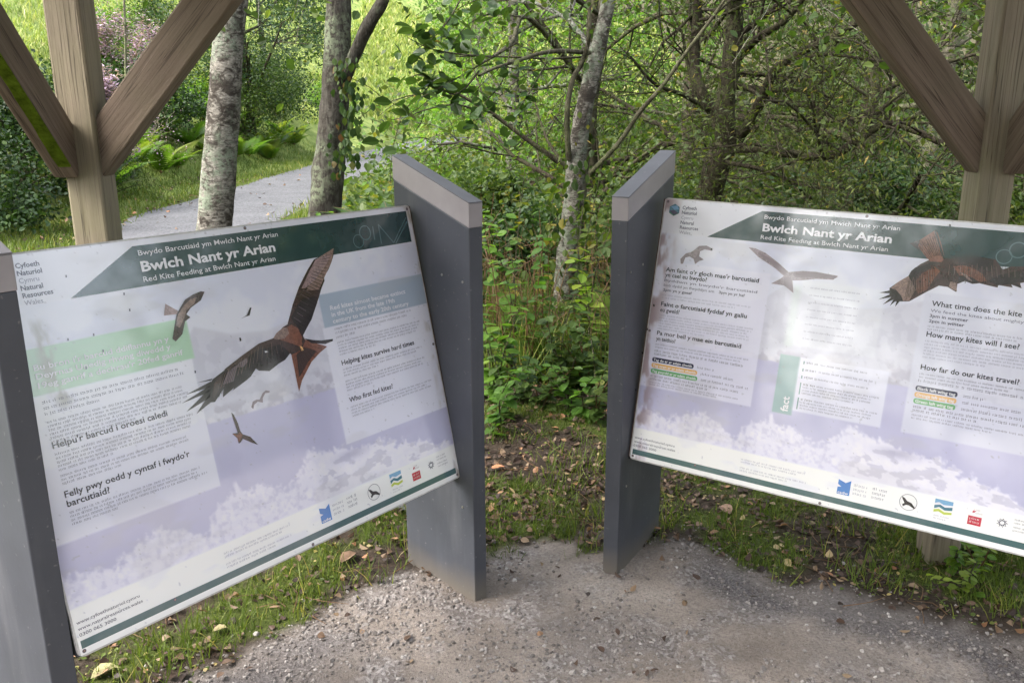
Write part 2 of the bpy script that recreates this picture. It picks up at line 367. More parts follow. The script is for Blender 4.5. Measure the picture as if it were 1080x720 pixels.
def leaves_on(tips, per, size, T, spread=.06, flat=1.2, rs=rng, bias=None):
    P = np.concatenate(tips); P = np.repeat(P, per, 0)+rs.normal(0, spread, (len(P)*per, 3)); N = len(P)
    tint = np.clip(rs.normal(.45, .22, N)+.35*(fbm(P[:, 0]*1.3, P[:, 2]*1.3+P[:, 1], 2, 61)-.5), 0, 1)
    return scatter(T, P, size*rs.uniform(.6, 1.25, N), pitch=rs.uniform(-flat, flat*.5, N), roll=rs.uniform(-flat, flat, N), tint=tint)
# ================================================================== SLAB PILLARS
def slab(px, py, yaw, sg, depth, thick, label, zf=1.238, zb=1.358):
    """px,py: front corner on the side that carries the board; sg: which way the thickness goes"""
    t = empty('slab_pillar', (px, py, 0), yaw); H0, H1, bd = -.06, 0, .072
    def prism(mb, x0, x1, y0, y1, z0f, z0b, z1f, z1b, mi=0):
        mb.poly([(x0, y0, z0f), (x1, y0, z0f), (x1, y1, z0b), (x0, y1, z0b), (x0, y0, z1f), (x1, y0, z1f), (x1, y1, z1b), (x0, y1, z1b)],
                [(0, 3, 2, 1), (4, 5, 6, 7), (0, 1, 5, 4), (1, 2, 6, 5), (2, 3, 7, 6), (3, 0, 4, 7)], mi)
    x0, x1 = (0, thick) if sg > 0 else (-thick, 0)
    m = MB(); prism(m, x0, x1, 0, depth, -.08, -.08, zf-bd, zb-bd); m.build('pillar_body', M['slab'], t, .003)
    m = MB(); prism(m, x0-.001, x1+.001, -.001, depth+.001, zf-bd+.0005, zb-bd+.0005, zf-.004, zb-.004); m.build('top_band', M['slab_top'], t, .002)
    m = MB(); prism(m, x0-.0014, x1+.0014, -.0014, depth+.0014, zf-.0035, zb-.0035, zf, zb); m.build('cap', M['slab_cap'], t, .001)
    for zz, yy in ((1.01, .03), (1.02, .12), (.30, .05)):
        xs = x0 if sg > 0 else x1
        m = MB(); a = np.arange(8)*pi/4
        m.poly([(xs-.002*sg, yy+.004*cos(q), zz+.004*sin(q)) for q in a]+[(xs+.001*sg, yy+.004*cos(q), zz+.004*sin(q)) for q in a], [tuple(range(8)), tuple(range(15, 7, -1))]+[(i, (i+1) % 8, 8+(i+1) % 8, 8+i) for i in range(8)])
        m.build('bolt', M['steel'], t)
    tag(t, label, 'pillar', 'slab pillars holding the information boards'); return t
slab(-.119, 2.4041, .7908, 1, .336, .051, 'tall grey slab pillar holding the right edge of the left board, standing left of the gap')
slab(.3442, 2.546, -.5587, -1, .353, .053, 'tall grey slab pillar holding the left edge of the right board, standing right of the gap')
slab(-.9128, 1.558, .8821, -1, .336, .051, 'grey slab pillar at the bottom left corner of the photo, pale side towards the viewer')
slab(1.372, 1.90, -.5577, 1, .336, .051, 'grey slab pillar holding the far right end of the right board')

# ================================================================== INFORMATION BOARDS
BW, BH = 1.1632, .84
BO = {'l': (A(-1.0439, 1.6659, 1.211), A(.6348, .7727, .0042), A(.1724, -.1363, -.9756)),
      'r': (A(.4832, 2.7209, 1.219), A(.8456, -.5332, -.0246), A(-.1247, -.1526, -.9804))}
BF = {}
for k, (o, U, V) in BO.items():
    U = U/np.linalg.norm(U); V = V-U*V.dot(U); V /= np.linalg.norm(V); N = np.cross(V, U)
    BF[k] = (o, U, V, N/np.linalg.norm(N))
def B(k, u, v, h=0.):
    o, U, V, N = BF[k]; return o+U*u+V*v+N*h
def px2uv(k, pts):
    o, U, V, N = BF[k]; out = []
    for p in pts:
        d = ray(*p); t = (o-A(0, 0, EYE)).dot(N)/d.dot(N); q = A(0, 0, EYE)+d*t-o; out.append((q.dot(U), q.dot(V)))
    return out
def pmat(name, c, rough=.22, streak=0., c2=None, sc_=60):
    m, nt, b, out = newmat(name); v = coords(nt, 'Object')
    n = noise(nt, sc_, 4, .75, v, 1.2); c2 = c2 or tuple(x*.55 for x in c)
    col = ramp(nt, n, [(.38, c2), (.58, c)]) if streak else c
    n2 = noise(nt, 6, 4, .6, v); n3 = noise(nt, 3, 3, .5, v)
    col = mix(nt, ramp(nt, n2, [(.45, (0,)), (.75, (.13,))]), col, (.6, .6, .64))           # sun-bleached blotches in the ink
    setc(nt, b, col, rough, .5)
    b.inputs['Coat Weight'].default_value = .9; b.inputs['Coat IOR'].default_value = 1.85; b.inputs['Coat Roughness'].default_value = .06
    return m
INK = {'white': lin((238, 238, 244)), 'dark': lin((38, 38, 56)), 'grey': lin((78, 78, 100)), 'fade': lin((104, 104, 128)), 'faint': lin((150, 150, 172)), 'green': lin((34, 66, 68)), 'bar': lin((72, 103, 107)),
       'tgreen': lin((168, 205, 172)), 'tblue': lin((150, 165, 184)), 'tagk': lin((48, 50, 80)), 'tago': lin((232, 186, 120)), 'tagg': lin((112, 178, 118)),
       'blue': lin((70, 130, 205)), 'blue2': lin((120, 175, 215)), 'teal': lin((60, 120, 140)), 'lime': lin((200, 215, 90)), 'red': lin((196, 44, 72)), 'facttab': lin((132, 165, 165)),
       'hexg': lin((40, 120, 90)), 'brown': lin((74, 52, 48)), 'brown2': lin((40, 28, 32)), 'rufous': lin((138, 88, 70)), 'tan': lin((158, 132, 122)), 'pinkb': lin((176, 150, 150)), 'ghost': lin((168, 154, 160)), 'ghost2': lin((138, 124, 132)), 'box': lin((208, 209, 226)), 'ringc': lin((92, 122, 126))}
PM = {}
def pm(k):
    if k not in PM:
        st = k in ('brown', 'brown2', 'rufous', 'tan', 'pinkb', 'ghost')
        PM[k] = pmat('print_'+k, INK[k], .25, st, None, 110)
    return PM[k]
MP, nt, b, out = newmat('print_picture')
setc(nt, b, attr(nt, 'Col', 'Color'), .25, .5); b.inputs['Coat Weight'].default_value = .9; b.inputs['Coat IOR'].default_value = 1.85; b.inputs['Coat Roughness'].default_value = .06

class Art:
    """flat print on one board; every layer lies a little above the one below"""
    def __init__(s, k): s.k = k; s.d = {}; s.n = 0; s.hold = False; s.qq = False
    def add(s, part, ink, uvs, tris, h):
        if part in ('heading', 'dirt_spot', 'lead_text', 'body_text', 'screw', 'title_lettering', 'corner_name', 'contact_lettering') and not s.hold: s.n += 1; part = '%s#%d' % (part, s.n)
        elif part in ('screw', 'body_text'): part = '%s#%d' % (part, s.n)
        if part == 'wing_tag_label': s.n += 0 if s.qq else 1; s.qq = not s.qq; part = 'wing_tag_label#%d' % s.n
        L = s.d.setdefault(part, dict(v=[], f=[], m=[], mats=[]))
        if ink not in L['mats']: L['mats'].append(ink)
        b = len(L['v']); L['v'] += [B(s.k, u, v, h) for u, v in uvs]; L['f'] += [tuple(b+i for i in t) for t in tris]; L['m'] += [L['mats'].index(ink)]*len(tris)
    def poly(s, part, ink, uvs, h=.0030):
        tr = tessellate_polygon([[Vector((u, v, 0)) for u, v in uvs]]); s.add(part, ink, uvs, tr, h)
    def px(s, part, ink, pts, h=.0030): s.poly(part, ink, px2uv(s.k, pts), h)
    def feathers(s, part, ink, lead, trail, n, w=.0011, h=.0040, t0=.25, t1=1.):
        a, b = (np.array(px2uv(s.k, q)) for q in (lead, trail))
        f = lambda q, t: np.array([np.interp(t, np.linspace(0, 1, len(q)), q[:, i]) for i in (0, 1)])
        for i in range(n):
            t = (i+.5)/n; p, q = f(a, t), f(b, t); p2 = p+(q-p)*(t0+random.uniform(-.08, .08)); q2 = p+(q-p)*(t1*random.uniform(.88, 1)); s.line(part, ink, p2, q2, w*random.uniform(.6, 1.3), h)
    def rect(s, part, ink, u0, v0, u1, v1, h=.0026, r=0):
        if not r: s.poly(part, ink, [(u0, v0), (u1, v0), (u1, v1), (u0, v1)], h); return
        P = []
        for cx, cy, a0 in ((u1-r, v1-r, 0), (u0+r, v1-r, 90), (u0+r, v0+r, 180), (u1-r, v0+r, 270)):
            P += [(cx+r*cos(math.radians(a0+q)), cy+r*sin(math.radians(a0+q))) for q in (0, 30, 60, 90)]
        s.poly(part, ink, P, h)
    def ring(s, part, ink, u, v, r, w, h=.0032, n=28):
        P = []; 
        for i in range(n): a = 2*pi*i/n; P += [(u+(r-w)*cos(a), v+(r-w)*sin(a)), (u+r*cos(a), v+r*sin(a))]
        T = []
        for i in range(n): a, b_ = 2*i, 2*((i+1) % n); T += [(a, a+1, b_+1), (a, b_+1, b_)]
        s.add(part, ink, P, T, h)
    def line(s, part, ink, p, q, w, h=.0032):
        d = A(q[0]-p[0], q[1]-p[1]); d /= np.linalg.norm(d); n = A(-d[1], d[0])*w/2
        s.poly(part, ink, [(p[0]+n[0], p[1]+n[1]), (q[0]+n[0], q[1]+n[1]), (q[0]-n[0], q[1]-n[1]), (p[0]-n[0], p[1]-n[1])], h)
    def text(s, part, ink, txt, u, v, size, u1=None, bold=0., h=.0034, rot=0):
        """u,v: left end of the baseline; size: cap height; u1: right end"""
        cu = bpy.data.curves.new('t', 'FONT'); cu.body = txt; cu.offset = bold; cu.resolution_u = 2
        ob = bpy.data.objects.new('t', cu); COL.objects.link(ob); bpy.context.view_layer.update()
        me = bpy.data.meshes.new_from_object(ob.evaluated_get(bpy.context.evaluated_depsgraph_get()))
        n = len(me.vertices); C = np.empty(n*3, np.float32); me.vertices.foreach_get('co', C); C = C.reshape(-1, 3)
        F_ = [tuple(p.vertices) for p in me.polygons]
        bpy.data.objects.remove(ob); bpy.data.curves.remove(cu); bpy.data.meshes.remove(me)
        if n == 0: return
        ky = size/.73; kx = (u1-u)/(C[:, 0].max()-C[:, 0].min()) if u1 else ky
        X = (C[:, 0]-C[:, 0].min())*kx; Y = C[:, 1]*ky
        uv = [(u+x, v-y) for x, y in zip(X, Y)] if not rot else [(u-y, v-x) for x, y in zip(X, Y)]
        s.add(part, ink, uv, F_, h)
    def lines(s, part, ink, u0, u1, vs, x=.0036, last=.55):
        """rows of print too small to read: ragged letter strokes grouped in words"""
        P, T = [], []
        for j, v in enumerate(vs):
            u = u0; end = u0+(u1-u0)*(last if j == len(vs)-1 else random.uniform(.9, 1))
            while u < end:
                for _ in range(random.randint(2, 9)):
                    if u > end: break
                    w = x*random.uniform(.42, .6); a = x*(1.45 if random.random() < .25 else 1); dn = x*.4 if random.random() < .12 else 0
                    b = len(P)
                    if random.random() < .45: P += [(u, v-a), (u+w*.45, v-a), (u+w*.45, v+dn), (u, v+dn)]
                    else: P += [(u, v-x), (u+w*1.2, v-x), (u+w*1.2, v-x*.7), (u, v-x*.7), (u, v-x*.25), (u+w*1.2, v-x*.25), (u+w*1.2, v), (u, v)]; T += [(b+4, b+5, b+6, b+7)]
                    T += [(b, b+1, b+2, b+3)]; u += w*1.75
                u += x*.9
        s.add(part, ink, P, T, .0033)
    def build(s, parent, labels):
        for part, L in s.d.items():
            me = bpy.data.meshes.new(part); me.from_pydata([tuple(p) for p in L['v']], [], L['f']); me.update()
            me.polygons.foreach_set('material_index', L['m'])
            nm = part.split('#')[0]
            o = link(nm, me, parent, [pm(i) for i in L['mats']])
            if part in labels: o['label'] = labels[part]

def picture(k, parent):
    """the faded lake and winter-tree photograph printed across the board, with the pale text fields"""
    nu, nv = 400, 290
    u, v = np.meshgrid(np.linspace(.004, BW-.004, nu), np.linspace(.004, BH-.004, nv))
    C = np.empty(u.shape+(3,)); C[:] = A(222, 223, 232)
    def put(m, c): 
        nonlocal C; m = np.clip(m, 0, 1)[..., None]; C = C*(1-m)+A(*c)*m
    pic = sst(.105, .112, v)*(1-sst(.733, .737, v))
    n = fbm(u*9, v*9, 4, 3); f = fbm(u*40, v*40, 4, 4); ff = fbm(u*110, v*110, 3, 14)
    put(pic, (214, 216, 228)); put(pic*sst(.35, .6, n)*.8, (200, 203, 222))
    hill = np.interp(u, [0, .35, .41, .5, .6, .68, .78, .95, 1.17], [.36, .27, .215, .25, .262, .25, .215, .24, .30])
    put(pic*sst(0, .01, v-hill)*.75, (196, 196, 208)); put(pic*sst(0, .03, v-hill)*sst(.45, .6, f)*.35, (176, 176, 192))
    wood_ = sst(0, .02, v-(.40+.05*(n-.5)))*sst(.42, .56, f); put(pic*wood_*.75, (172, 170, 186)); put(pic*sst(.40, .44, v)*sst(.5, .62, fbm(u*22, v*30, 3, 6))*.6, (214, 212, 222))
    shore = .452+.02*(u-.6)+.008*(f-.5); put(pic*sst(0, .006, v-shore), (178, 177, 205)); put(pic*sst(0, .05, v-shore)*sst(.45, .6, n)*.4, (188, 188, 213))
    bu = [0, .04, .1, .18, .24, .29, .33, .38, .43, .48, .55, .60, .64, .70, .76, .81, .9, .98, 1.06, 1.17]
    bv = [.655, .675, .685, .650, .648, .674, .695, .636, .622, .632, .668, .645, .60, .612, .622, .634, .648, .676, .695, .73]
    top = np.interp(u, bu, bv)+.022*(fbm(u*24, u*0+3, 3, 8)-.5)+.05*(f-.5)+.03*(ff-.5)
    put(pic*sst(-.006, .016, v-top), (212, 211, 227)); tw = pic*sst(-.004, .016, v-top)
    put(tw*sst(.42, .72, ff)*.55*(1-sst(.6, .7, u)*.7), (184, 182, 208)); put(tw*sst(.44, .68, f)*.5, (226, 225, 237)); put(tw*sst(.62, .7, u)*.6, (222, 220, 232))
    put(tw*sst(.6, .66, fbm(u*30, v*60, 3, 99))*sst(.6, .7, u)*.5, (172, 170, 190))
    put(pic*np.exp(-((u-.78)/.05)**2-((v-.645)/.014)**2)*.8, (168, 166, 190))
    put(sst(.733, .737, v), (230, 231, 240)); put(1-sst(.105, .112, v), (214, 215, 224))
    box = lambda a, b_, c_, d_, s_=.002: sst(a-s_, a+s_, u)*(1-sst(b_-s_, b_+s_, u))*sst(c_-s_, c_+s_, v)*(1-sst(d_-s_, d_+s_, v))
    if k == 'l':
        put(box(-.1, .388, .29, .600)*.82, (220, 221, 236)); put(box(.768, 2, .295, .616)*.88, (216, 217, 230))
        put(box(-.1, .395, .195, .291)*.9, (158, 196, 164)); put(box(.775, 2, .207, .296)*.94, (156, 170, 188))
        gl = box(.0, .30, .11, .29, .05)*sst(.35, .6, fbm(u*7, v*9, 4, 66)); put(gl*.3, (225, 228, 232))     # paler mottled patch
        st = np.exp(-((u-.075-.1*(v-.2)-.02*(fbm(v*20, v*0, 3, 2)-.5))/.016)**2)*sst(.13, .16, v)*(1-sst(.31, .34, v))*sst(.3, .55, fbm(u*60, v*25, 3, 5)); put(st*.85, (150, 148, 140))
        put(sst(.47, .62, fbm(u*30, v*12, 3, 17))*sst(1.125, 1.16, u)*.8, (150, 140, 128))
    else:
        put(box(-.1, .362, .197, .597)*.82, (214, 214, 230)); put(box(.777, 2, .197, .583)*.8, (202, 204, 218)); put(box(.455, .68, .205, .395, .006)*.28, (226, 229, 232))
        put(box(.43, .455, .22, .40, .01)*.4, (205, 220, 210)); put(box(.481, .724, .425, .583)*.9, (208, 209, 224)); put(box(.425, .482, .425, .598)*.95, (140, 168, 170))
        put(sst(.45, .62, fbm(u*26, v*12, 4, 27))*(1-sst(.006, .075, u))*.75, (140, 118, 118))
    put(sst(.86, .90, fbm(u*130, v*130, 2, 33))*.5, (150, 150, 158))
    put(sst(.66, .76, fbm(u*5+9, v*14, 4, 71))*.2, (178, 176, 176))
    C = np.minimum(C*1.10, 250); L = C/255.; L = np.where(L <= .04045, L/12.92, ((L+.055)/1.055)**2.4)
    o, U, V, N = BF[k]
    X = o+u[..., None]*U+v[..., None]*V+N*.0022
    I = np.arange(nu*nv).reshape(nv, nu); Qd = np.stack([I[:-1, :-1], I[1:, :-1], I[1:, 1:], I[:-1, 1:]], -1).reshape(-1, 4)
    link('printed_landscape', tri_mesh('printed_landscape', X.reshape(-1, 3), Qd, False, {'Col': L.reshape(-1, 3)}), parent, MP)

def board(k, label):
    o, U, V, N = BF[k]; t = empty('information_board', tuple(B(k, BW/2, BH))); inv = Vector(t.location)
    r = .012; P = []
    for cx, cy, a0 in ((BW-r, BH-r, 0), (r, BH-r, 90), (r, r, 180), (BW-r, r, 270)):
        P += [(cx+r*cos(math.radians(a0+q)), cy+r*sin(math.radians(a0+q))) for q in (0, 30, 60, 90)]
    n = len(P); m = MB()
    m.poly([B(k, a, b_, .0014) for a, b_ in P]+[B(k, a, b_, -.008) for a, b_ in P], [tuple(range(n)), tuple(range(2*n-1, n-1, -1))]+[(i, n+i, n+(i+1) % n, (i+1) % n) for i in range(n)])
    m.build('panel', M['panel_edge'], t)
    # folded metal channel behind the ends, and its grimy lip
    for u0 in (.002, BW-.032):
        m = MB(); m.box(B(k, u0, .0, -.009), U*.03, V*BH, -N*.025); m.build('mounting_rail', M['slab'], t)
    ue = -.0035 if k == 'r' else BW+.0005
    m = MB(); m.box(B(k, ue, .004, -.007), U*.003, V*(BH-.01), N*.0085); m.build('edge_strip', M['rust'], t)
    picture(k, t); a = Art(k); T = a.text
    # header band
    a.poly('header_band', 'green', [(.309, .0175), (1.146, .0175), (1.146, .1085), (.153, .1085)], .0026)
    T('title_lettering', 'white', 'Bwydo Barcutiaid ym Mwlch Nant yr Arian', .318, .0395, .0125, .690, .004)
    T('title_lettering', 'white', 'Bwlch Nant yr Arian', .3175, .0755, .0235, .674, .028)
    T('title_lettering', 'white', 'Red Kite Feeding at Bwlch Nant yr Arian', .316, .0990, .0125, .668, .004)
    # overlapping outlined letters at the right end of the band
    a.ring('header_motif', 'ringc', .976, .063, .021, .003); a.ring('header_motif', 'ringc', .947, .083, .019, .0022)
    a.line('header_motif', 'ringc', (1.008, .048), (1.006, .086), .003); a.line('header_motif', 'ringc', (1.028, .100), (1.030, .045), .003)
    a.line('header_motif', 'ringc', (1.030, .045), (1.075, .103), .003); a.line('header_motif', 'ringc', (1.075, .103), (1.140, .036), .003); a.line('header_motif', 'ringc', (1.082, .110-.004), (1.142, .048), .003)
    # corner name
    for s_, dv, bo in (('Cyfoeth', 0, 1), ('Naturiol', 1, 1), ('Cymru', 2, 0), ('Natural', 3, 1), ('Resources', 4, 1), ('Wales', 5, 0)):
        T('corner_name', 'grey' if bo and k == 'l' else ('fade' if bo else 'faint'), s_, .062, .0315+dv*.0152, .0105, None, .022 if bo else 0)
    hx = [(.036+.019*cos(pi/6+i*pi/3), .036+.019*sin(pi/6+i*pi/3)) for i in range(6)]
    a.poly('hexagon_emblem', 'teal', hx, .0028); a.poly('hexagon_emblem', 'hexg', [hx[0], hx[1], hx[2], (.036, .036)], .0031)
    a.poly('hexagon_emblem', 'blue2', [(.024, .026), (.044, .022), (.052, .034), (.036, .036)], .0033); a.poly('hexagon_emblem', 'tagk', [(.020, .040), (.036, .036), (.050, .045), (.036, .052)], .0033)
    # foot of the board
    a.rect('foot_stripe', 'bar', .009, .8055, 1.147, .8225)
    T('contact_lettering', 'grey', 'www.cyfoethnaturiol.cymru', .010, .770, .0075, .146); T('contact_lettering', 'grey', 'www.naturalresources.wales', .010, .7835, .0075, .150); T('contact_lettering', 'grey', '0300 065 3000', .010, .7965, .0075, .088)
    a.lines('small_print', 'faint', .358, .56, [.760, .768], .0036, .8); a.lines('small_print', 'faint', .358, .56, [.786, .794], .0036, .7)
    # logos
    q = .64; a.poly('dragon_logo', 'blue', [(q, .750), (q+.020, .757), (q+.034, .748), (q+.034, .792), (q, .792), (q, .772), (q+.010, .770), (q, .764)], .0030)
    T('dragon_logo', 'white', 'cadw', q+.002, .790, .008, q+.031, .02, .0034)
    for j, s_ in enumerate(('ein treftad-', 'aeth hanes-', 'our heritage')): a.lines('dragon_logo', 'faint', q+.042, q+.076, [.760+j*.012], .0048, 1)
    for j in range(3): a.lines('dragon_logo', 'fade', q+.092, q+.126, [.758+j*.012], .0048, 1)
    a.ring('kite_logo', 'grey', .826, .770, .0225, .0012); a.poly('kite_logo', 'brown2', [(.808, .757), (.816, .760), (.823, .767), (.834, .770), (.846, .782), (.842, .784), (.829, .778), (.822, .778), (.814, .784), (.812, .778), (.817, .774), (.811, .764)], .0032)
    a.rect('wave_logo', 'blue2', .890, .742, .934, .757); a.poly('wave_logo', 'white', [(.890, .754), (.900, .750), (.912, .755), (.934, .752), (.934, .757), (.918, .760), (.904, .756), (.890, .760)], .0031)
    a.poly('wave_logo', 'teal', [(.890, .760), (.902, .755), (.916, .761), (.934, .757), (.934, .766), (.916, .769), (.902, .763), (.890, .769)], .0030); a.poly('wave_logo', 'lime', [(.890, .772), (.902, .768), (.916, .774), (.934, .771), (.934, .777), (.916, .781), (.902, .775), (.890, .779)], .0030)
    a.lines('wave_logo', 'faint', .892, .932, [.789, .796], .0030, .8)
    a.rect('red_logo', 'red', .973, .766, 1.005, .790); a.lines('red_logo', 'white', .977, 1.001, [.775, .784], .0038, .9); a.poly('red_logo', 'red', [(.980, .756), (.986, .746), (.984, .752), (.990, .750), (.985, .757)], .003); a.lines('red_logo', 'pinkb', .989, 1.003, [.750, .758], .0030, 1)
    for j in range(9): aa = j*.7; a.line('knot_logo', 'grey', (1.052+.010*cos(aa), .766+.010*sin(aa)), (1.052+.013*cos(aa+2.1), .766+.012*sin(aa+2.1)), .0012)
    for j in range(4): a.lines('knot_logo', 'grey', 1.078, 1.118, [.752+j*.0085+(.003 if j > 1 else 0)], .0032, 1)
    for (u, v) in ((.012, .012), (BW-.012, .012), (.012, BH-.012), (BW-.014, BH-.012), (.60, .0085), (.60, BH-.008), (BW-.010, .42), (.010, .42), (.22, BH-.03)):
        a.ring('screw', 'grey', u, v, .0042, .0022, .0033, 12); a.hold = True; a.ring('screw', 'tan', u, v, .0024, .0024, .0035, 10); a.hold = False
    if k == 'l':
        for s_, v, u1 in (("Bu bron i'r barcud ddiflannu yn y", .240, .343), ('Deyrnas Unedig rhwng diwedd y', .258, .343), ("19eg ganrif a dechrau'r 20fed ganrif", .277, .369)): T('lead_text', 'white', s_, .049, v, .0125, u1, .018)
        for s_, v, u1 in (('Red kites almost became extinct', .253, 1.082), ('in the UK from the late 19th', .271, 1.035), ('century to the early 20th century', .289, 1.086)): T('lead_text', 'white', s_, .805, v, .0125, u1, .018)
        a.lines('body_text', 'fade', .049, .365, [.309, .321, .333], .0043, .35); a.lines('body_text', 'fade', .049, .37, [.350+j*.0083 for j in range(6)], .0036)
        T('heading', 'dark', "Helpu'r barcud i oroesi caledi", .048, .4035, .0145, .300, .014)
        a.lines('body_text', 'fade', .049, .37, [.418+j*.0083 for j in range(5)], .0036, .35); a.lines('body_text', 'fade', .049, .36, [.464+j*.0083 for j in range(3)], .0036, .4)
        T('heading', 'dark', "Felly pwy oedd y cyntaf i fwydo'r", .048, .5085, .0145, .330, .014); T('heading', 'dark', 'barcutiaid?', .048, .5285, .0145, .138, .014)
        a.lines('body_text', 'fade', .049, .37, [.543+j*.0083 for j in range(4)], .0036, .3)
        a.lines('body_text', 'fade', .806, 1.10, [.307, .318, .330], .0043, .22); a.lines('body_text', 'fade', .806, 1.12, [.344+j*.0083 for j in range(5)], .0036, .4)
        T('heading', 'dark', 'Helping kites survive hard times', .806, .4050, .0140, 1.078, .012)
        a.lines('body_text', 'fade', .806, 1.11, [.419+j*.0083 for j in range(3)], .0036, .4); a.lines('body_text', 'fade', .806, 1.11, [.452+j*.0083 for j in range(4)], .0036, .3)
        T('heading', 'dark', 'Who first fed kites?', .806, .5085, .0140, .966, .012)
        a.lines('body_text', 'fade', .806, 1.12, [.524+j*.0083 for j in range(4)], .0036, .25)
        z = lambda pts: [(180+x/3.789, 250+y/3.789) for x, y in pts]
        P = 'large_kite_picture'
        a.px(P, 'brown', z([(600, 75), (570, 90), (545, 130), (510, 200), (485, 270), (465, 345), (470, 400), (520, 400), (560, 330), (590, 240), (600, 205), (612, 175), (610, 160), (628, 130), (640, 100), (650, 65), (648, 45)]), .0030)
        a.px(P, 'tan', z([(648, 45), (600, 75), (572, 110), (548, 190), (540, 215), (590, 210), (612, 160), (640, 100)]), .0032)  # pale wing tip, this patch and the next: glare painted into the print
        a.px(P, 'pinkb', z([(600, 75), (575, 92), (550, 140), (520, 205), (535, 205), (575, 170), (612, 120), (640, 70)]), .0034)
        a.px(P, 'brown2', z([(478, 320), (520, 250), (575, 235), (583, 262), (560, 328), (525, 395), (505, 380), (490, 345)]), .0032)
        a.px(P, 'brown2', z([(470, 385), (405, 410), (350, 428), (280, 478), (215, 530), (165, 568), (150, 600), (152, 660), (175, 658), (208, 606), (206, 640), (250, 602), (246, 612), (300, 572), (318, 556), (338, 525), (350, 533), (392, 535), (430, 505), (455, 490), (478, 460), (490, 420)]), .0030)
        a.px(P, 'brown', z([(460, 380), (405, 405), (350, 425), (280, 475), (210, 530), (230, 530), (290, 490), (350, 450), (430, 430), (470, 415)]), .0032)
        a.px(P, 'ghost2', z([(300, 480), (225, 540), (205, 590), (250, 575), (262, 520), (285, 520), (305, 500)]), .0031)
        a.px(P, 'brown', z([(205, 545), (170, 580), (165, 650), (185, 620), (205, 590)]), .0032)
        for f_ in ([(165, 565), (100, 582), (160, 572)], [(160, 575), (58, 630), (155, 598)], [(156, 592), (42, 664), (152, 618)], [(152, 605), (60, 698), (155, 640)], [(155, 622), (100, 706), (160, 658)]): a.px(P, 'brown2', z(f_), .0033)
        a.px(P, 'brown', z([(470, 345), (445, 360), (415, 395), (400, 410), (450, 440), (480, 470), (520, 450), (535, 415), (520, 380), (495, 345)]), .0035)
        a.px(P, 'rufous', z([(480, 350), (440, 372), (412, 400), (440, 412), (480, 425), (520, 440), (522, 400), (505, 365)]), .0037)
        a.px(P, 'tan', z([(445, 362), (418, 385), (406, 405), (425, 410), (452, 405), (470, 385), (462, 362)]), .0039)
        a.px(P, 'rufous', z([(478, 465), (490, 520), (500, 570), (510, 618), (522, 572), (560, 498), (590, 465), (622, 437), (600, 430), (560, 420), (530, 408), (505, 440)]), .0034)
        a.px(P, 'brown2', z([(530, 405), (565, 411), (600, 413), (645, 407), (645, 415), (615, 427), (560, 424)]), .0036)
        a.px(P, 'brown', z([(500, 470), (510, 560), (545, 500), (580, 455), (530, 440)]), .0036); a.px(P, 'tago', z([(512, 435), (522, 438), (528, 452), (520, 455)]), .0039)
        a.px(P, 'white', z([(370, 455), (385, 455), (386, 460), (372, 462)]), .0039)
        a.feathers(P, 'brown2', z([(600, 80), (545, 140), (510, 220), (480, 330)]), z([(645, 60), (612, 165), (585, 262), (540, 370)]), 22)
        a.feathers(P, 'ghost2', z([(600, 80), (545, 140), (510, 220), (480, 330)]), z([(645, 60), (612, 165), (585, 262), (540, 370)]), 14, .0008, .0041, .1, .6)
        a.feathers(P, 'tan', z([(215, 530), (280, 480), (350, 430), (440, 410)]), z([(175, 650), (250, 600), (340, 530), (460, 480)]), 16, .0007, .0041, .1, .7)
        a.feathers(P, 'brown2', z([(215, 530), (280, 480), (350, 430), (440, 410)]), z([(175, 650), (250, 600), (340, 530), (460, 480)]), 26, .0012, .0040, .15)
        a.feathers(P, 'brown2', z([(485, 440), (500, 430), (525, 425)]), z([(508, 600), (545, 520), (615, 440)]), 9, .0009, .0041)
        y = lambda pts: [(x/3.6, 180+q/3.6) for x, q in pts]; P = 'small_kite_picture'
        a.px(P, 'pinkb', y([(625, 505), (620, 550), (665, 545), (685, 548), (680, 535), (660, 525)]), .0031)
        a.px(P, 'brown', y([(668, 545), (660, 590), (652, 638), (665, 648), (690, 620), (700, 572), (720, 557), (705, 545), (722, 520), (760, 492), (774, 460), (760, 458), (730, 470), (700, 490), (682, 520)]), .0033)
        a.px(P, 'tan', y([(672, 548), (665, 590), (680, 596), (695, 565), (705, 530), (735, 505), (745, 480), (720, 488), (695, 512)]), .0035)
        w = lambda pts: [(240+x/3.79, 360+q/3.79) for x, q in pts]; P = 'small_kite_picture#2'
        a.px(P, 'brown', w([(12, 283), (22, 292), (38, 325), (48, 358), (58, 370), (88, 380), (120, 413), (95, 404), (58, 388), (50, 402), (42, 408), (38, 388), (16, 368), (38, 364), (26, 330)]), .0033)
        a.px(P, 'rufous', w([(18, 368), (36, 372), (48, 362), (56, 375), (46, 398), (40, 402), (36, 384)]), .0035)
        P = 'small_kite_picture#3'
        a.px(P, 'ghost2', w([(92, 262), (98, 240), (112, 232), (125, 232), (138, 205), (150, 195), (166, 198), (164, 204), (148, 206), (138, 225), (138, 244), (118, 240), (104, 252), (100, 270)]), .0033)
        P = 'small_kite_picture#4'; a.px(P, 'brown2', y([(912, 562), (935, 548), (946, 520), (952, 520), (945, 550), (930, 554)]), .0033)
        P = 'small_kite_picture#5'; a.px(P, 'brown2', y([(906, 634), (912, 634), (914, 646), (908, 648)]), .0033)
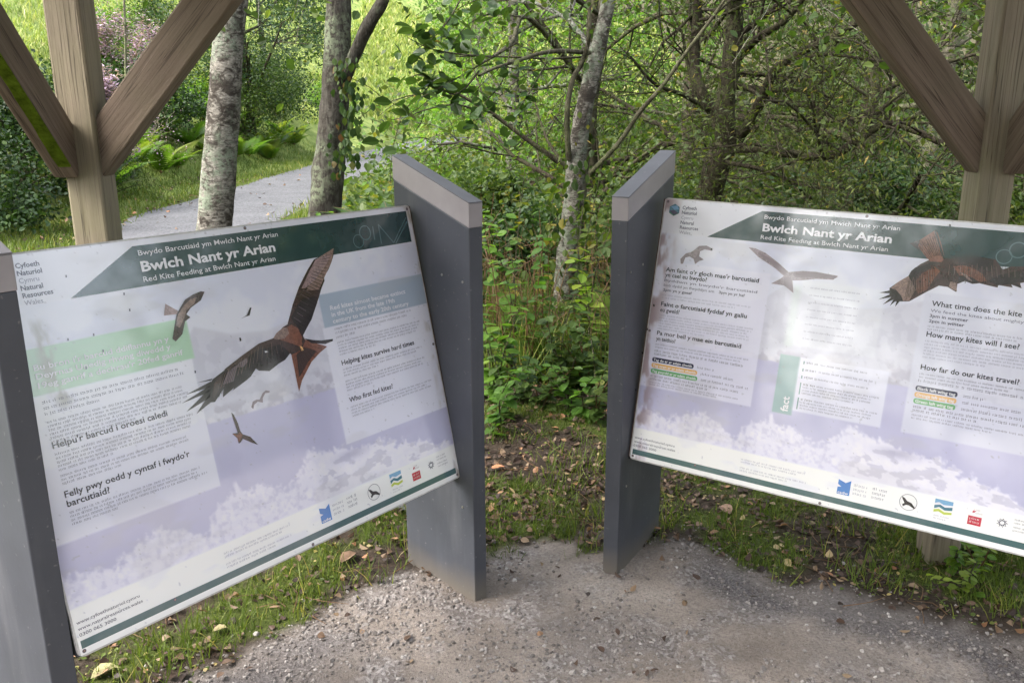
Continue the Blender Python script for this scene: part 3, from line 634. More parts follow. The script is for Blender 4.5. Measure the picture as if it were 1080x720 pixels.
        for q_ in ((71, 358), (98, 353), (69, 291.5), (136, 327), (130, 310), (108, 370), (90, 388), (205, 392)): 
            x_, y_ = q_; a.px('dirt_spot', 'grey', [(x_-.8, y_-1.3), (x_+.7, y_-1.4), (x_+.9, y_+1.2), (x_-.5, y_+1.5)], .0037)
        lab = {'large_kite_picture': 'large brown kite with spread wings printed in the middle'}
    else:
        for s_, v, u1, ink in (("Am faint o'r gloch mae'r barcutiaid", .2275, .330, 'dark'), ('yn cael eu bwydo?', .2445, .172, 'dark'), ('Faint o farcutiaid fyddaf yn gallu', .3365, .310, 'dark'), ('eu gweld?', .355, .100, 'dark'), ('Pa mor bell y mae ein barcutiaid', .4285, .307, 'dark'), ('yn teithio?', .447, .100, 'dark')):
            T('heading', ink, s_, .036, v, .0135, u1, .014)
        T('body_text', 'fade', "Byddwn yn bwydo'r barcutiaid", .036, .2595, .0085, .330); T('body_text', 'fade', 'bob dydd yn flwyddyn am', .036, .2745, .0085, .200); T('body_text', 'grey', '3pm yn yr haf', .215, .2745, .0085, .295, .012); T('body_text', 'grey', '2pm yn y gaeaf', .036, .2895, .0085, .131, .016)
        a.lines('body_text', 'faint', .036, .33, [.304, .313], .0036, .8); a.lines('body_text', 'faint', .036, .34, [.368+j*.0085 for j in range(6)], .0036, .5)
        a.lines('body_text', 'fade', .036, .34, [.461, .470], .0036, .9); a.lines('body_text', 'grey', .036, .33, [.483, .493], .0050, .4)
        for s_, v, ink, x1 in (('Tag du ar yr adain chwith', .501, 'tagk', .170), ('Tag oren ar yr adain chwith', .519, 'tago', .184), ('Tag gwyrdd ar yr adain chwith', .537, 'tagg', .187)):
            a.rect('wing_tag_label', ink, .032, v, x1, v+.0145, .0028, .006); T('wing_tag_label', 'white', s_, .037, v+.0115, .0085, x1-.005, .014)
            a.lines('body_text', 'fade', x1+.012, x1+.012+.05*(1+(v > .51)+(v > .53)), [v+.0105], .0050, 1)
        a.lines('body_text', 'grey', .034, .345, [.563, .573], .0048, .6); a.lines('body_text', 'fade', .034, .345, [.583, .590], .0034, .7)
        for j in range(8): a.lines('body_text', 'faint', .480, .65, [.225+j*.021], .0030, .8)
        T('fact_lettering', 'white', 'fact', .470, .590, .022, None, .02, .0034, 1)
        for v, w_, n_ in ((.441, .15, 1), (.462, .17, 1), (.483, .16, 1), (.504, .20, 4), (.548, .20, 4)):
            a.lines('body_text', 'dark', .502, .535, [v], .0042, 1); a.lines('body_text', 'fade', .540, .540+w_*.85, [v], .0036, 1); a.rect('body_text', 'facttab', .493, v-.006, .4965, v+.003+.0085*(n_-1))
            if n_ > 1: a.lines('body_text', 'fade', .502, .705, [v+.0085*(j+1) for j in range(n_-1)], .0034, .7)
        for s_, v, u1 in (('What time does the kite feeding start?', .231, 1.13), ('How many kites will I see?', .314, 1.018), ('How far do our kites travel?', .404, 1.032)): T('heading', 'dark', s_, .799, v, .0145, u1, .014)
        T('body_text', 'fade', 'We feed the kites about mighty every', .799, .2475, .0085, 1.06); T('body_text', 'grey', '3pm in summer', .799, .2615, .0085, .892, .018); T('body_text', 'grey', '2pm in winter', .799, .2755, .0085, .885, .018)
        a.lines('body_text', 'fade', .799, 1.10, [.288, .296], .0036, .7); a.lines('body_text', 'faint', .799, 1.10, [.328+j*.0088 for j in range(6)], .0036, .5); a.lines('body_text', 'fade', .799, 1.10, [.418, .427], .0036, .7); a.lines('body_text', 'fade', .799, 1.10, [.438], .005, 1)
        for s_, v, ink in (('Black left wing tag', .449, 'tagk'), ('Orange left wing tag', .4665, 'tago'), ('Green left wing tag', .484, 'tagg')):
            a.rect('wing_tag_label', ink, .795, v, .898, v+.0145, .0028, .006); T('wing_tag_label', 'white', s_, .800, v+.0115, .0088, .893, .016)
            a.lines('body_text', 'fade', .912, .912+.045*(1+2*(v > .45)+2*(v > .48)), [v+.0105], .0050, 1)
        a.lines('body_text', 'grey', .797, 1.12, [.510, .520], .0048, .5); a.lines('body_text', 'fade', .797, 1.12, [.532, .5405], .0036, .6)
        z = lambda pts: [(800+x/5.5375, 200+y/5.5375) for x, y in pts]; P = 'faded_kite_picture'
        a.px(P, 'ghost', [(790, 261), (797, 262), (808, 267), (821, 277), (832, 287), (847, 285.8), (861, 286.7), (884, 291), (879, 295), (861, 294), (845, 295.7), (836, 295.7), (837, 309), (827, 301), (813.5, 299), (823.5, 294), (827, 291), (818, 283), (800, 271)], .0031)
        a.px(P, 'ghost2', z([(0, 365), (60, 395), (130, 440), (165, 480), (155, 500), (110, 465), (50, 410), (0, 380)]), .0033); a.px(P, 'ghost2', z([(200, 490), (340, 482), (465, 510), (440, 522), (340, 512), (215, 512)]), .0033); a.px(P, 'ghost2', z([(150, 512), (190, 510), (205, 600), (150, 558)]), .0033)
        x6 = lambda pts: [(660+x/5.145, 230+y/5.145) for x, y in pts]; P = 'faded_kite_picture#2'
        a.px(P, 'ghost2', x6([(300, 248), (298, 222), (328, 192), (360, 185), (400, 152), (440, 150), (470, 165), (470, 178), (430, 170), (405, 180), (400, 208), (425, 226), (400, 233), (378, 250), (370, 222), (348, 208), (325, 215), (312, 248)]), .0031)
        a.px(P, 'ghost', x6([(340, 195), (400, 158), (420, 160), (395, 190), (380, 215), (350, 203)]), .0033)
        x = lambda pts: [(920+p/6.545, 220+q/6.545) for p, q in pts]; P = 'large_kite_picture'
        a.px(P, 'brown', x([(385, 358), (330, 385), (270, 430), (250, 465), (190, 500), (120, 548), (130, 600), (200, 640), (255, 640), (380, 572), (460, 532), (520, 540), (580, 576), (588, 520), (640, 500), (690, 520), (740, 515), (800, 530), (865, 545), (870, 528), (970, 545), (960, 525), (1030, 550), (1020, 515), (1090, 500), (1180, 480), (1180, 400), (1047, 400), (960, 400), (900, 420), (850, 350), (780, 345), (700, 325), (600, 335), (500, 345), (430, 350)]), .0030)
        a.px(P, 'rufous', x([(300, 235), (430, 152), (450, 165), (475, 235), (500, 340), (480, 370), (400, 365), (360, 320)]), .0033)
        a.px(P, 'brown2', x([(258, 240), (330, 215), (318, 262), (345, 300), (290, 265)]), .0035); a.px(P, 'brown2', x([(425, 150), (440, 150), (500, 340), (492, 352)]), .0036)
        a.px(P, 'brown2', x([(270, 430), (300, 405), (430, 365), (400, 400), (330, 440), (270, 500), (250, 465)]), .0032)
        a.px(P, 'tan', x([(250, 465), (190, 500), (130, 548), (200, 635), (255, 636), (300, 560), (270, 500)]), .0032)
        a.px(P, 'brown2', x([(120, 545), (165, 560), (200, 600), (215, 640), (160, 640), (120, 600)]), .0034)
        for f_ in ([(140, 560), (48, 580), (140, 585)], [(140, 585), (42, 626), (140, 608)], [(145, 600), (73, 662), (150, 625)], [(155, 612), (122, 672), (170, 630)], [(175, 620), (158, 678), (195, 632)]): a.px(P, 'brown2', x(f_), .0035)
        a.px(P, 'rufous', x([(300, 500), (340, 450), (430, 400), (470, 430), (430, 480), (380, 560), (310, 590)]), .0034)
        a.px(P, 'rufous', x([(560, 400), (620, 390), (700, 410), (760, 450), (790, 500), (740, 505), (680, 470), (600, 460)]), .0033)
        a.px(P, 'brown2', x([(600, 465), (690, 480), (740, 505), (690, 520), (640, 498), (590, 515)]), .0035); a.px(P, 'tan', x([(610, 440), (650, 455), (690, 500), (660, 490)]), .0037)
        a.px(P, 'brown2', x([(600, 335), (700, 325), (840, 350), (830, 440), (760, 420), (680, 380), (600, 365)]), .0032)
        a.px(P, 'brown2', x([(800, 500), (870, 460), (1000, 430), (1047, 440), (1180, 420), (1180, 480), (1050, 500), (960, 520), (870, 530)]), .0034)
        a.px(P, 'tan', x([(540, 500), (580, 515), (585, 572), (530, 540)]), .0034)
        for cx_, cy_ in [(random.uniform(330, 760), random.uniform(380, 500)) for _ in range(34)]: a.px(P, 'brown2', x([(cx_, cy_), (cx_+7, cy_+5), (cx_+4, cy_+13), (cx_-3, cy_+8)]), .0038)
        for f_ in ([(970, 520), (1035, 552), (1000, 515)], [(1020, 470), (1090, 490), (1060, 460)], [(1030, 425), (1110, 400), (1060, 440)]): a.px(P, 'brown2', x(f_), .0035)
        a.feathers(P, 'brown2', x([(400, 365), (440, 340), (485, 335)]), x([(300, 240), (370, 190), (450, 165)]), 10, .0010, .0041, .1)
        a.feathers(P, 'brown2', x([(265, 440), (330, 400), (430, 370)]), x([(215, 640), (330, 600), (440, 540)]), 20, .0012, .0040, .1)
        a.feathers(P, 'tan', x([(265, 440), (330, 400), (430, 370)]), x([(215, 640), (330, 600), (440, 540)]), 12, .0008, .0041, .3, .8)
        a.feathers(P, 'brown2', x([(520, 350), (700, 330), (850, 350), (1047, 410)]), x([(500, 520), (690, 515), (860, 540), (1047, 500)]), 34, .0011, .0040, .2)
        a.feathers(P, 'tan', x([(520, 350), (700, 330), (850, 350), (1047, 410)]), x([(500, 520), (690, 515), (860, 540), (1047, 500)]), 14, .0007, .0041, .3, .7)
        for q_ in ((690, 322), (683, 347), (1002, 238), (678, 372), (671, 411), (751, 263), (664, 482)):
            x_, y_ = q_; a.px('dirt_spot', 'brown2', [(x_-.8, y_-1.2), (x_+.7, y_-1.3), (x_+.9, y_+1.1), (x_-.5, y_+1.3)], .0037)
        lab = {'large_kite_picture': 'large brown kite with a fanned rufous tail printed over the header', 'faded_kite_picture': 'pale faded kite printed below the header'}
    a.build(t, lab)
    mi = Matrix.Translation(-inv)
    for ch in t.children: ch.matrix_parent_inverse = mi
    tag(t, label, 'information board', 'bilingual kite feeding information boards'); return t
board('l', 'faded white board left of the gap, printed with a large kite raising one wing')
board('r', 'faded white board right of the gap, kite with fanned tail over its green header')

# ================================================================== TIMBER SHELTER
sh = empty('timber_shelter', (0, 1.0, 0))
def tb(name, p, q, w, d, mat, up=(0, 0, 1), bevel=.006, parent=sh, shift=(0, 0, 0)):
    """timber of section w x d from p to q, built along its own x axis so that the grain runs true"""
    p, q = Vector(p)+Vector(shift), Vector(q)+Vector(shift); ax = (q-p); L = ax.length; ax.normalize()
    side = Vector(up).cross(ax).normalized(); u2 = ax.cross(side)
    m = MB(); m.box((0, -w/2, -d/2), (L, 0, 0), (0, w, 0), (0, 0, d))
    o = m.build(name, mat, parent, bevel)
    o.matrix_basis = Matrix.Translation(p-Vector(parent.location)) @ Matrix((ax, side, u2)).transposed().to_4x4()
    return o
S = .105
def post(x, y):
    m = MB(); m.box((-S/2, -S/2, -.1), (S, 0, 0), (0, S, 0), (0, 0, 2.42))
    o = m.build('post', M['wood_z'], sh, .008); o.location = (x-sh.location.x, y-sh.location.y, 0); return o
XL, XR, YF, YB = -1.277, 1.452, 2.655, .62
for x_ in (XL, XR):
    for y_ in (YF, YB): post(x_, y_)
# diagonal braces in the front frame: from post to beam
zt = 2.30
def brace(p, q, w, d): return tb('brace', p, q, w, d, M['wood_x'], up=(0, -1, 0) if abs(p[1]-q[1]) < .01 else (1, 0, 0))
brace((XL+.01, YF, 1.335), (XL+.83, YF, 2.265), .118, .07)
brace((XR-.01, YF, 1.335), (XR-.83, YF, 2.265), .118, .07)
brace((XL-.045, YF-.02, 1.335), (XL-.045, YF-.90, 2.265), .118, .07)
brace((XR+.045, YF-.02, 1.335), (XR+.045, YF-.90, 2.265), .118, .07)
lb = [o_ for o_ in sh.children if o_.name.startswith('brace')][2]; Ls = (Vector((0, .88, 0))-Vector((0, 0, .93))).length; mv, mf = [], []
for i in range(60):
    xx = .05+i*(Ls-.1)/59; e1 = -.004+.010*fbm(A(xx*14), A(1.), 3, 3)[0]; mv += [(xx, .0605, e1), (xx, .0605, .0355), (xx, .0560, .0365)]
    if i: k_ = 3*i; mf += [(k_-3, k_-2, k_+1, k_), (k_-2, k_-1, k_+2, k_+1)]
me = bpy.data.meshes.new('moss_streak'); me.from_pydata(mv, [], mf); me.update(); ms = link('moss_streak', me, lb, simple('moss_green', (.16, .24, .02), .9, .1, 0, .5, 40))
tb('beam', (XL-.4, YF, zt+.02), (XR+.4, YF, zt+.02), .12, .14, M['wood_x']); lb = [o_ for o_ in sh.children if o_.name.startswith('brace')][2]; Ls = (Vector((0, .88, 0))-Vector((0, 0, .93))).length; mv, mf = [], []
for i in range(60):
    xx = .05+i*(Ls-.1)/59; e1 = -.004+.010*fbm(A(xx*14), A(1.), 3, 3)[0]; mv += [(xx, .0605, e1), (xx, .0605, .0355), (xx, .0560, .0365)]
    if i: k_ = 3*i; mf += [(k_-3, k_-2, k_+1, k_), (k_-2, k_-1, k_+2, k_+1)]
me = bpy.data.meshes.new('moss_streak'); me.from_pydata(mv, [], mf); me.update(); ms = link('moss_streak', me, lb, simple('moss_green', (.16, .24, .02), .9, .1, 0, .5, 40))
tb('beam', (XL-.4, YB, zt+.02), (XR+.4, YB, zt+.02), .12, .14, M['wood_x'])
tb('beam', (XL, YB-.3, zt+.16), (XL, YF+.3, zt+.16), .12, .14, M['wood_x']); tb('beam', (XR, YB-.3, zt+.16), (XR, YF+.3, zt+.16), .12, .14, M['wood_x'])
xm = (XL+XR)/2
for sx in (-1, 1):
    m = MB(); e = Vector((sx*(XR-XL)/2+sx*.35, 0, 0)); a_ = Vector((xm, YB-.35, 3.15)); 
    m.box(a_, (e.x, 0, -.78), (0, YF-YB+.65, 0), (0, 0, .04)); o = m.build('roof_slope', M['wood_roof'], sh, .003)
    o.location = -Vector(sh.location)
tag(sh, 'weathered timber shelter of square posts and diagonal braces over both boards', 'shelter')
# moss line along the underside arris of the left side brace
# ================================================================== TREES
def H(x, y): return float(height(A(x), A(y))[()] if np.ndim(height(A(x), A(y))) == 0 else np.ravel(height(A(x), A(y)))[0])
def base(x, y): return A(x, y, H(x, y)-.05)
def trunk_px(pts, dist, n=26):
    """trunk centre line from measured points, all at their own distance"""
    return smooth_line([at(px, py, d_) for (px, py), d_ in zip(pts, dist)], n)
def finish(t, label, cat, group=None): return tag(t, label, cat, group)
def sub(lines, t):  # move lines to the thing's local frame
    o = A(*t.location); return [(P-o, R) for P, R in lines]
def subl(parts, t): V, T, a = parts; return (V-A(*t.location), T, a)

# -- birch, left of the path --
def top_to(P, x, y, z): return np.vstack([P, [x, y, z]])
rs = np.random.default_rng(3)
b0 = base(-1.72, 4.9); t = empty('birch_tree', tuple(b0))
P = np.vstack([b0, at(222, 300, 4.9), at(226, 235, 4.9), at(234, 140, 4.9), at(241, 40, 4.9), at(250, -40, 4.92)]); P = np.vstack([P, P[-1]+A(.10, .05, .9), P[-1]+A(.12, .15, 2.2), P[-1]+A(.0, .2, 3.8)])
P = smooth_line(P, 60); R = np.interp(np.linspace(0, 1, 60), [0, .04, .3, 1], [.145, .11, .096, .04]); L = [(P, R)]; tips = []
for k in range(9):
    i = rs.integers(46, 58); grow(P[i], A(rs.normal(), rs.normal(), .5), R[i]*.4, rs.uniform(1., 1.9), 2, L, tips, rs, .25, .3, 4)
tubes('trunk', sub(L, t), M['birch'], t, rough=.12)
foliage('crown', subl(leaves_on(tips, 6, .05, T_OV, .06, rs=rs), t), M['leaf_mid'], t)
finish(t, 'pale lichen-spotted birch trunk beside the grey path, left of the ivy-clad trunk', 'tree')

# -- forked trunk with ivy --
rs = np.random.default_rng(4)
b0 = base(-1.20, 5.4); t = empty('forked_tree', tuple(b0))
P = np.vstack([b0, at(340, 300, 5.4), at(342, 215, 5.4), at(350, 150, 5.4), at(354, 80, 5.4), at(357, 0, 5.4), at(352, -60, 5.4)]); P = np.vstack([P, P[-1]+A(-.1, .1, 1.3), P[-1]+A(.05, .2, 2.8)])
P = smooth_line(P, 60); R = np.interp(np.linspace(0, 1, 60), [0, .05, .3, 1], [.14, .105, .098, .04]); L = [(P, R)]; tips = []
P2 = smooth_line([at(358, 92, 5.4), at(372, 62, 5.36), at(388, 28, 5.3), at(404, 0, 5.25), at(420, -40, 5.2), at(450, -130, 5.2)], 24); L.append((P2, np.linspace(.045, .025, 24)))
for k in range(9):
    i = rs.integers(47, 58); grow(P[i], A(rs.normal(), rs.normal(), .4), R[i]*.4, rs.uniform(.9, 1.7), 2, L, tips, rs, .2, .3, 4)
grow(P2[-1], A(.4, 0, 1.2), .025, 1.2, 2, L, tips, rs, .2, .3, 4)
tubes('trunk', sub(L, t), M['bark'], t, rough=.22)
foliage('crown', subl(leaves_on(tips, 6, .055, T_OV, .1, rs=rs), t), M['leaf_mid'], t)
PI_ = []; S_ = []
for k in range(150):                                          # ivy on the right flank
    y_ = rs.uniform(60, 185); x_ = 356+rs.normal(6, 9)+max(0, 10-abs(y_-120)/6); PI_.append(at(x_, y_, 5.27+rs.normal(0, .03))); S_.append(rs.uniform(.025, .06))
foliage('ivy', subl(scatter(T_OV, np.array(PI_), np.array(S_), yaw=rs.uniform(-1, 1, 150), pitch=rs.uniform(-1.9, -1.1, 150), roll=rs.uniform(-.5, .5, 150)), t), M['leaf_alder'], t)
finish(t, 'dark rough forked tree trunk with ivy, rising behind the top edge of the left board', 'tree')

# -- birch in the gap --
rs = np.random.default_rng(5)
b0 = base(.32, 5.75); t = empty('birch_tree', tuple(b0))
P = np.vstack([b0, at(592, 330, 5.75), at(598, 270, 5.75), at(604, 215, 5.75), at(609, 160, 5.75), at(617, 110, 5.75), at(630, 55, 5.75), at(642, 0, 5.75), at(650, -50, 5.75)]); P = np.vstack([P, P[-1]+A(.15, .1, 1.4), P[-1]+A(.2, .2, 3.2)])
P = smooth_line(P, 70); R = np.interp(np.linspace(0, 1, 70), [0, .04, .3, 1], [.11, .076, .066, .028]); L = [(P, R)]; tips = []
def lm(pts, r0, r1, n=20): L.append((smooth_line([at(a, b_, c_) for a, b_, c_ in pts], n), np.linspace(r0, r1, n)))
L0 = L; L = []
lm([(622, 183, 5.7), (652, 152, 5.6), (675, 118, 5.5), (698, 92, 5.4), (728, 50, 5.3), (762, 4, 5.2), (800, -60, 5.1)], .018, .009)
lm([(600, 168, 5.7), (598, 120, 5.6), (604, 84, 5.6), (614, 66, 5.6), (622, 30, 5.5), (618, -40, 5.5)], .022, .012)
lm([(622, 56, 5.7), (596, 54, 5.4), (572, 56, 5.1), (548, 64, 4.9), (525, 71, 4.7), (505, 80, 4.5)], .016, .007)
lm([(618, 60, 5.7), (580, 62, 5.4), (530, 60, 5.1), (480, 60, 4.9), (455, 68, 4.6)], .008, .003)
tubes('limbs', sub(L, t), M['twig'], t, rough=.15); L = L0
for k in range(10):
    i = rs.integers(40, 68); grow(P[i], A(rs.normal(), rs.normal(), .4), R[i]*.4, rs.uniform(.9, 1.8), 2, L, tips, rs, .3, .3, 4)
tubes('trunk', sub(L, t), M['birch'], t, rough=.15)
foliage('crown', subl(leaves_on(tips, 5, .045, T_OV, .1, rs=rs), t), M['leaf_mid'], t)
n_ = 420; zi = rs.integers(3, 30, n_); an_ = rs.uniform(pi*.8, pi*2.4, n_); PI_ = P[zi]+np.stack([np.cos(an_), np.sin(an_), np.zeros(n_)], 1)*(R[zi]*1.1+np.abs(rs.normal(0, .06, n_)))[:, None]+rs.normal(0, .05, (n_, 3))*A(1, 1, 2)
kp = rs.uniform(0, 1, n_) < np.interp(PI_[:, 2], [.2, 1.0, 1.7, 2.2], [1, .7, .3, 0]); PI_ = PI_[kp]; n_ = len(PI_)
foliage('ivy', subl(scatter(T_OV, PI_, rs.uniform(.03, .075, n_), yaw=rs.uniform(-1.2, 1.2, n_), pitch=rs.uniform(-2.0, -.6, n_), roll=rs.uniform(-.6, .6, n_)), t), M['leaf_mid'], t)
finish(t, 'slim birch with flaking white bark growing in the gap between the two boards', 'tree')

# -- leafy branch tips of an alder over the path (a low-hanging bough) --
rs = np.random.default_rng(6); b0 = base(.49, 6.9); t = empty('alder_tree', tuple(b0)); L = []
P = smooth_line([b0, b0+A(.08, 0, 1.2), b0+A(.2, -.1, 2.4), b0+A(.1, -.1, 4.2)], 20); L.append((P, np.linspace(.06, .03, 20)))
tw = []
def bough(pts, r):
    Q = smooth_line([at(a, b_, c_) for a, b_, c_ in pts], 16); L.append((Q, np.linspace(r, r*.3, 16))); tw.append(Q[4:]); return Q
L.append((smooth_line([P[9], at(560, 20, 5.6), at(540, 45, 4.9), at(520, 60, 4.3)], 12), np.linspace(.02, .009, 12)))
L.append((smooth_line([P[12], at(540, -40, 5.2), at(500, -30, 4.5)], 12), np.linspace(.02, .008, 12)))
for pts in ([(545, 45, 4.6), (500, 72, 4.2), (465, 92, 3.9), (430, 112, 3.8), (418, 136, 3.8)], [(520, 60, 4.3), (490, 58, 4.1), (455, 52, 4.), (430, 40, 3.9)], [(505, 75, 4.2), (480, 100, 4.), (448, 80, 3.9), (432, 82, 3.9)],
            [(500, -30, 4.5), (480, 10, 4.3), (462, 35, 4.1), (440, 52, 4)], [(560, 20, 5.4), (520, 15, 4.8), (495, 25, 4.5), (478, 45, 4.3)], [(540, 45, 4.9), (530, 85, 4.7), (510, 110, 4.6), (495, 135, 4.5)], [(580, 60, 5.4), (560, 95, 5.2), (545, 120, 5.1), (540, 150, 5)]): bough(pts, .006)
tubes('trunk', sub(L, t), M['twig'], t)
foliage('crown', subl(leaves_on(tw, 3, .068, T_OV, .04, 1.1, rs), t), M['leaf_alder'], t)
finish(t, 'alder with broad round leaves on thin boughs hanging over the path above the left pillar', 'tree')

# -- many-stemmed willow behind the right board --
rs = np.random.default_rng(8); b0 = base(1.45, 6.7); t = empty('willow_tree', tuple(b0)); L = []; tips = []
def limb(pts, r0, r1, n=26, kids=6, ll=.9, lev=2, up=.4):
    Q = smooth_line([at(a, b_, c_) for a, b_, c_ in pts], n); Rr = np.linspace(r0, r1, n); L.append((Q, Rr))
    for k in range(kids):
        i = rs.integers(n//4, n); grow(Q[i], A(rs.normal(0, 1), rs.normal(-.2, .8), rs.normal(up, .5)), max(Rr[i]*.4, .004), ll*rs.uniform(.7, 1.5), lev, L, tips, rs, .12, .35, 4, 1.0)
    return Q
L.append((smooth_line([b0, at(738, 260, 6.6), at(747, 205, 6.5), at(760, 165, 6.4), at(768, 150, 6.4)], 14), np.linspace(.11, .085, 14)))
limb([(766, 155, 6.4), (765, 110, 6.3), (772, 60, 6.3), (775, 10, 6.3), (772, -60, 6.2), (780, -200, 6)], .075, .045)
limb([(764, 150, 6.4), (752, 118, 6.5), (738, 95, 6.5), (732, 60, 6.6), (735, 10, 6.6), (728, -80, 6.6)], .055, .03)
limb([(775, 150, 6.4), (792, 128, 6.2), (806, 98, 6.), (820, 72, 5.8), (850, 52, 5.7), (895, 30, 5.5), (950, -10, 5.3)], .048, .018)
limb([(768, 158, 6.4), (800, 156, 6.2), (848, 165, 6.), (880, 163, 5.8), (905, 148, 5.7), (935, 130, 5.6), (970, 140, 5.5), (1000, 152, 5.4), (1060, 150, 5.4)], .042, .016, kids=12)
limb([(906, 147, 5.7), (925, 120, 5.6), (955, 96, 5.5), (985, 85, 5.4)], .018, .007, kids=6, ll=.6)
limb([(780, 60, 6.3), (800, 40, 6.), (830, 20, 5.8), (860, -20, 5.6)], .03, .015)
limb([(750, 118, 6.5), (720, 100, 6.3), (690, 88, 6.1), (665, 60, 6.)], .02, .008)
limb([(757, 170, 6.4), (800, 178, 6.1), (850, 196, 5.9), (900, 200, 5.7)], .02, .007, kids=9, ll=.7, up=0)
limb([(772, 85, 6.3), (820, 108, 6.), (870, 118, 5.7), (930, 172, 5.5)], .018, .007, kids=9, ll=.7, up=.1)
tubes('trunk', sub(L, t), M['bark_dark'], t, rough=.2)
foliage('crown', subl(leaves_on(tips, 3, .045, T_NAR, .10, 1.3, rs), t), M['leaf_willow'], t)
finish(t, 'dark many-stemmed willow with arching twiggy limbs just behind the right board', 'tree')

# -- wood behind: individual trees with their own trunks and crowns --
def tree(name, x, y, hgt, r, lm_, bm, label, cat='tree', seed=0, crown=1.6, low=.6, per=6, size=.07, T=T_DIA, lean=(0, 0), kids=16, group=None, spread=.16):
    rs = np.random.default_rng(seed+100); b0 = base(x, y); t = empty(name, tuple(b0)); L = []; tips = []
    P = smooth_line([b0, b0+A(lean[0]*.3, lean[1]*.3, hgt*.3)+A(*rs.normal(0, .08, 2), 0), b0+A(lean[0]*.7, lean[1]*.7, hgt*.65), b0+A(lean[0], lean[1], hgt)], 24); R = np.linspace(r, r*.25, 24); L.append((P, R))
    for k in range(kids):
        i = rs.integers(int(24*low/hgt*1.), 23); an = k*2.4+rs.normal(0, .3); up = rs.uniform(-.1, .9)
        grow(P[i], A(cos(an), sin(an), up), R[i]*.5, crown*rs.uniform(.6, 1.1)*(1-.4*i/24), 2, L, tips, rs, .1, .3, 4, .9, .004)
    tubes('trunk', sub(L, t), bm, t, rough=.15)
    foliage('crown', subl(leaves_on(tips, per, size, T, spread, 1.3, rs), t), lm_, t)
    return tag(t, label, cat, group)
G1 = 'trees of the wood behind the boards'
W = [('willow_tree', 3.4, 8.2, 5.2, .10, 'leaf_willow', 'bark_dark', 'willow with dark leaning stem behind the right shelter post', 2.0, .4, .07),
     ('willow_tree', 0.9, 9.6, 5.5, .09, 'leaf_willow', 'bark_dark', 'thin dark-stemmed willow between the gap birch and the many-stemmed willow', 1.9, .5, .07),
     ('willow_tree', 2.3, 11.5, 6.5, .12, 'leaf_willow', 'bark_dark', 'tall willow deep in the wood over the right board title', 2.5, .4, .09),
     ('birch_tree', 5.2, 11.0, 7, .11, 'leaf_mid', 'bark_pale', 'pale-stemmed birch at the far right edge of the wood', 2.4, .5, .09),
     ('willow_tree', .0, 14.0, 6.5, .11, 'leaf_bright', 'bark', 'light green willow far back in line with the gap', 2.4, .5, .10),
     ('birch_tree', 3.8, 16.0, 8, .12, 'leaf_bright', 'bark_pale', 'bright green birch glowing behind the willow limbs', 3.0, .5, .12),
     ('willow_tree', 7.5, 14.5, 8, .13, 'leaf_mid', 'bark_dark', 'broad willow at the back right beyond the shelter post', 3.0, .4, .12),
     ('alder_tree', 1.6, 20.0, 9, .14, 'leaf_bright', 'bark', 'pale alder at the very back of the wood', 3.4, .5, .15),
     ('alder_tree', 7.6, 22.0, 10, .14, 'leaf_bright', 'bark', 'tall pale alder at the back right of the wood', 3.8, .5, .16)]
for i, (nm, x, y, hg, r, lf, bk, lab, cr, lo, sz) in enumerate(W):
    tree(nm, x, y, hg, r, M[lf], M[bk], lab, seed=i, crown=cr, low=lo, size=sz, per=5, kids=20, group=G1, spread=.2)
# sapling and far trees on the bank
tree('birch_sapling', -6.95, 16.0, 4.6, .035, M['heather'], M['bark_pale'], 'slender pinkish birch sapling on the heathery bank between the left post and its brace', 'sapling', 41, .8, 1.0, 2, .035, T_DIA, (.3, 0), 12)
tree('fir_tree', -7.6, 26.0, 9, .13, M['conifer'], M['bark_dark'], 'dark green fir at the top of the picture left of the forked trunk', 'tree', 42, 2.6, 1.5, 9, .12, T_NAR, (0, 0), 34, None, .25)
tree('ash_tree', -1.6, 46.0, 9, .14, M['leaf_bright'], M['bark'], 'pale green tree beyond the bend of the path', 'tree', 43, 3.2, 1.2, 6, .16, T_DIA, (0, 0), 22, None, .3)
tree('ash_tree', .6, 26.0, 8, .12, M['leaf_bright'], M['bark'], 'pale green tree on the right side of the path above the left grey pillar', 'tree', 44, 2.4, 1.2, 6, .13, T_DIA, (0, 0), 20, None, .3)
tree('ash_tree', -12.0, 44.0, 9, .15, M['leaf_mid'], M['bark'], 'tree on the far bank behind the forked trunk', 'tree', 45, 3.4, 1., 6, .2, T_DIA, (0, 0), 22, None, .35)
# unseen trees, added behind and beside the visitor to shape the boards' reflections
for i, (x, y) in enumerate([(-5.5, -7.5), (-1.4, -8), (3.2, -7.5), (6.8, -5.5), (-8.5, -3), (9.2, 2.0), (7.8, 4.4)]):
    tree('unseen_tree', x, y, 6.5, .14, M['leaf_mid'], M['bark'], ['unseen tree added behind the viewer, first from the left', 'unseen tree added directly behind the viewer', 'unseen tree added behind the viewer to the right', 'unseen tree added far right behind the viewer', 'unseen tree added far left beside the viewer', 'unseen tree added straight right of the viewer', 'unseen tree added right of the shelter'][i], 'tree', 60+i, 2.5, 1.0, 9, .16, T_DIA, (0, 0), 24, None, .3)

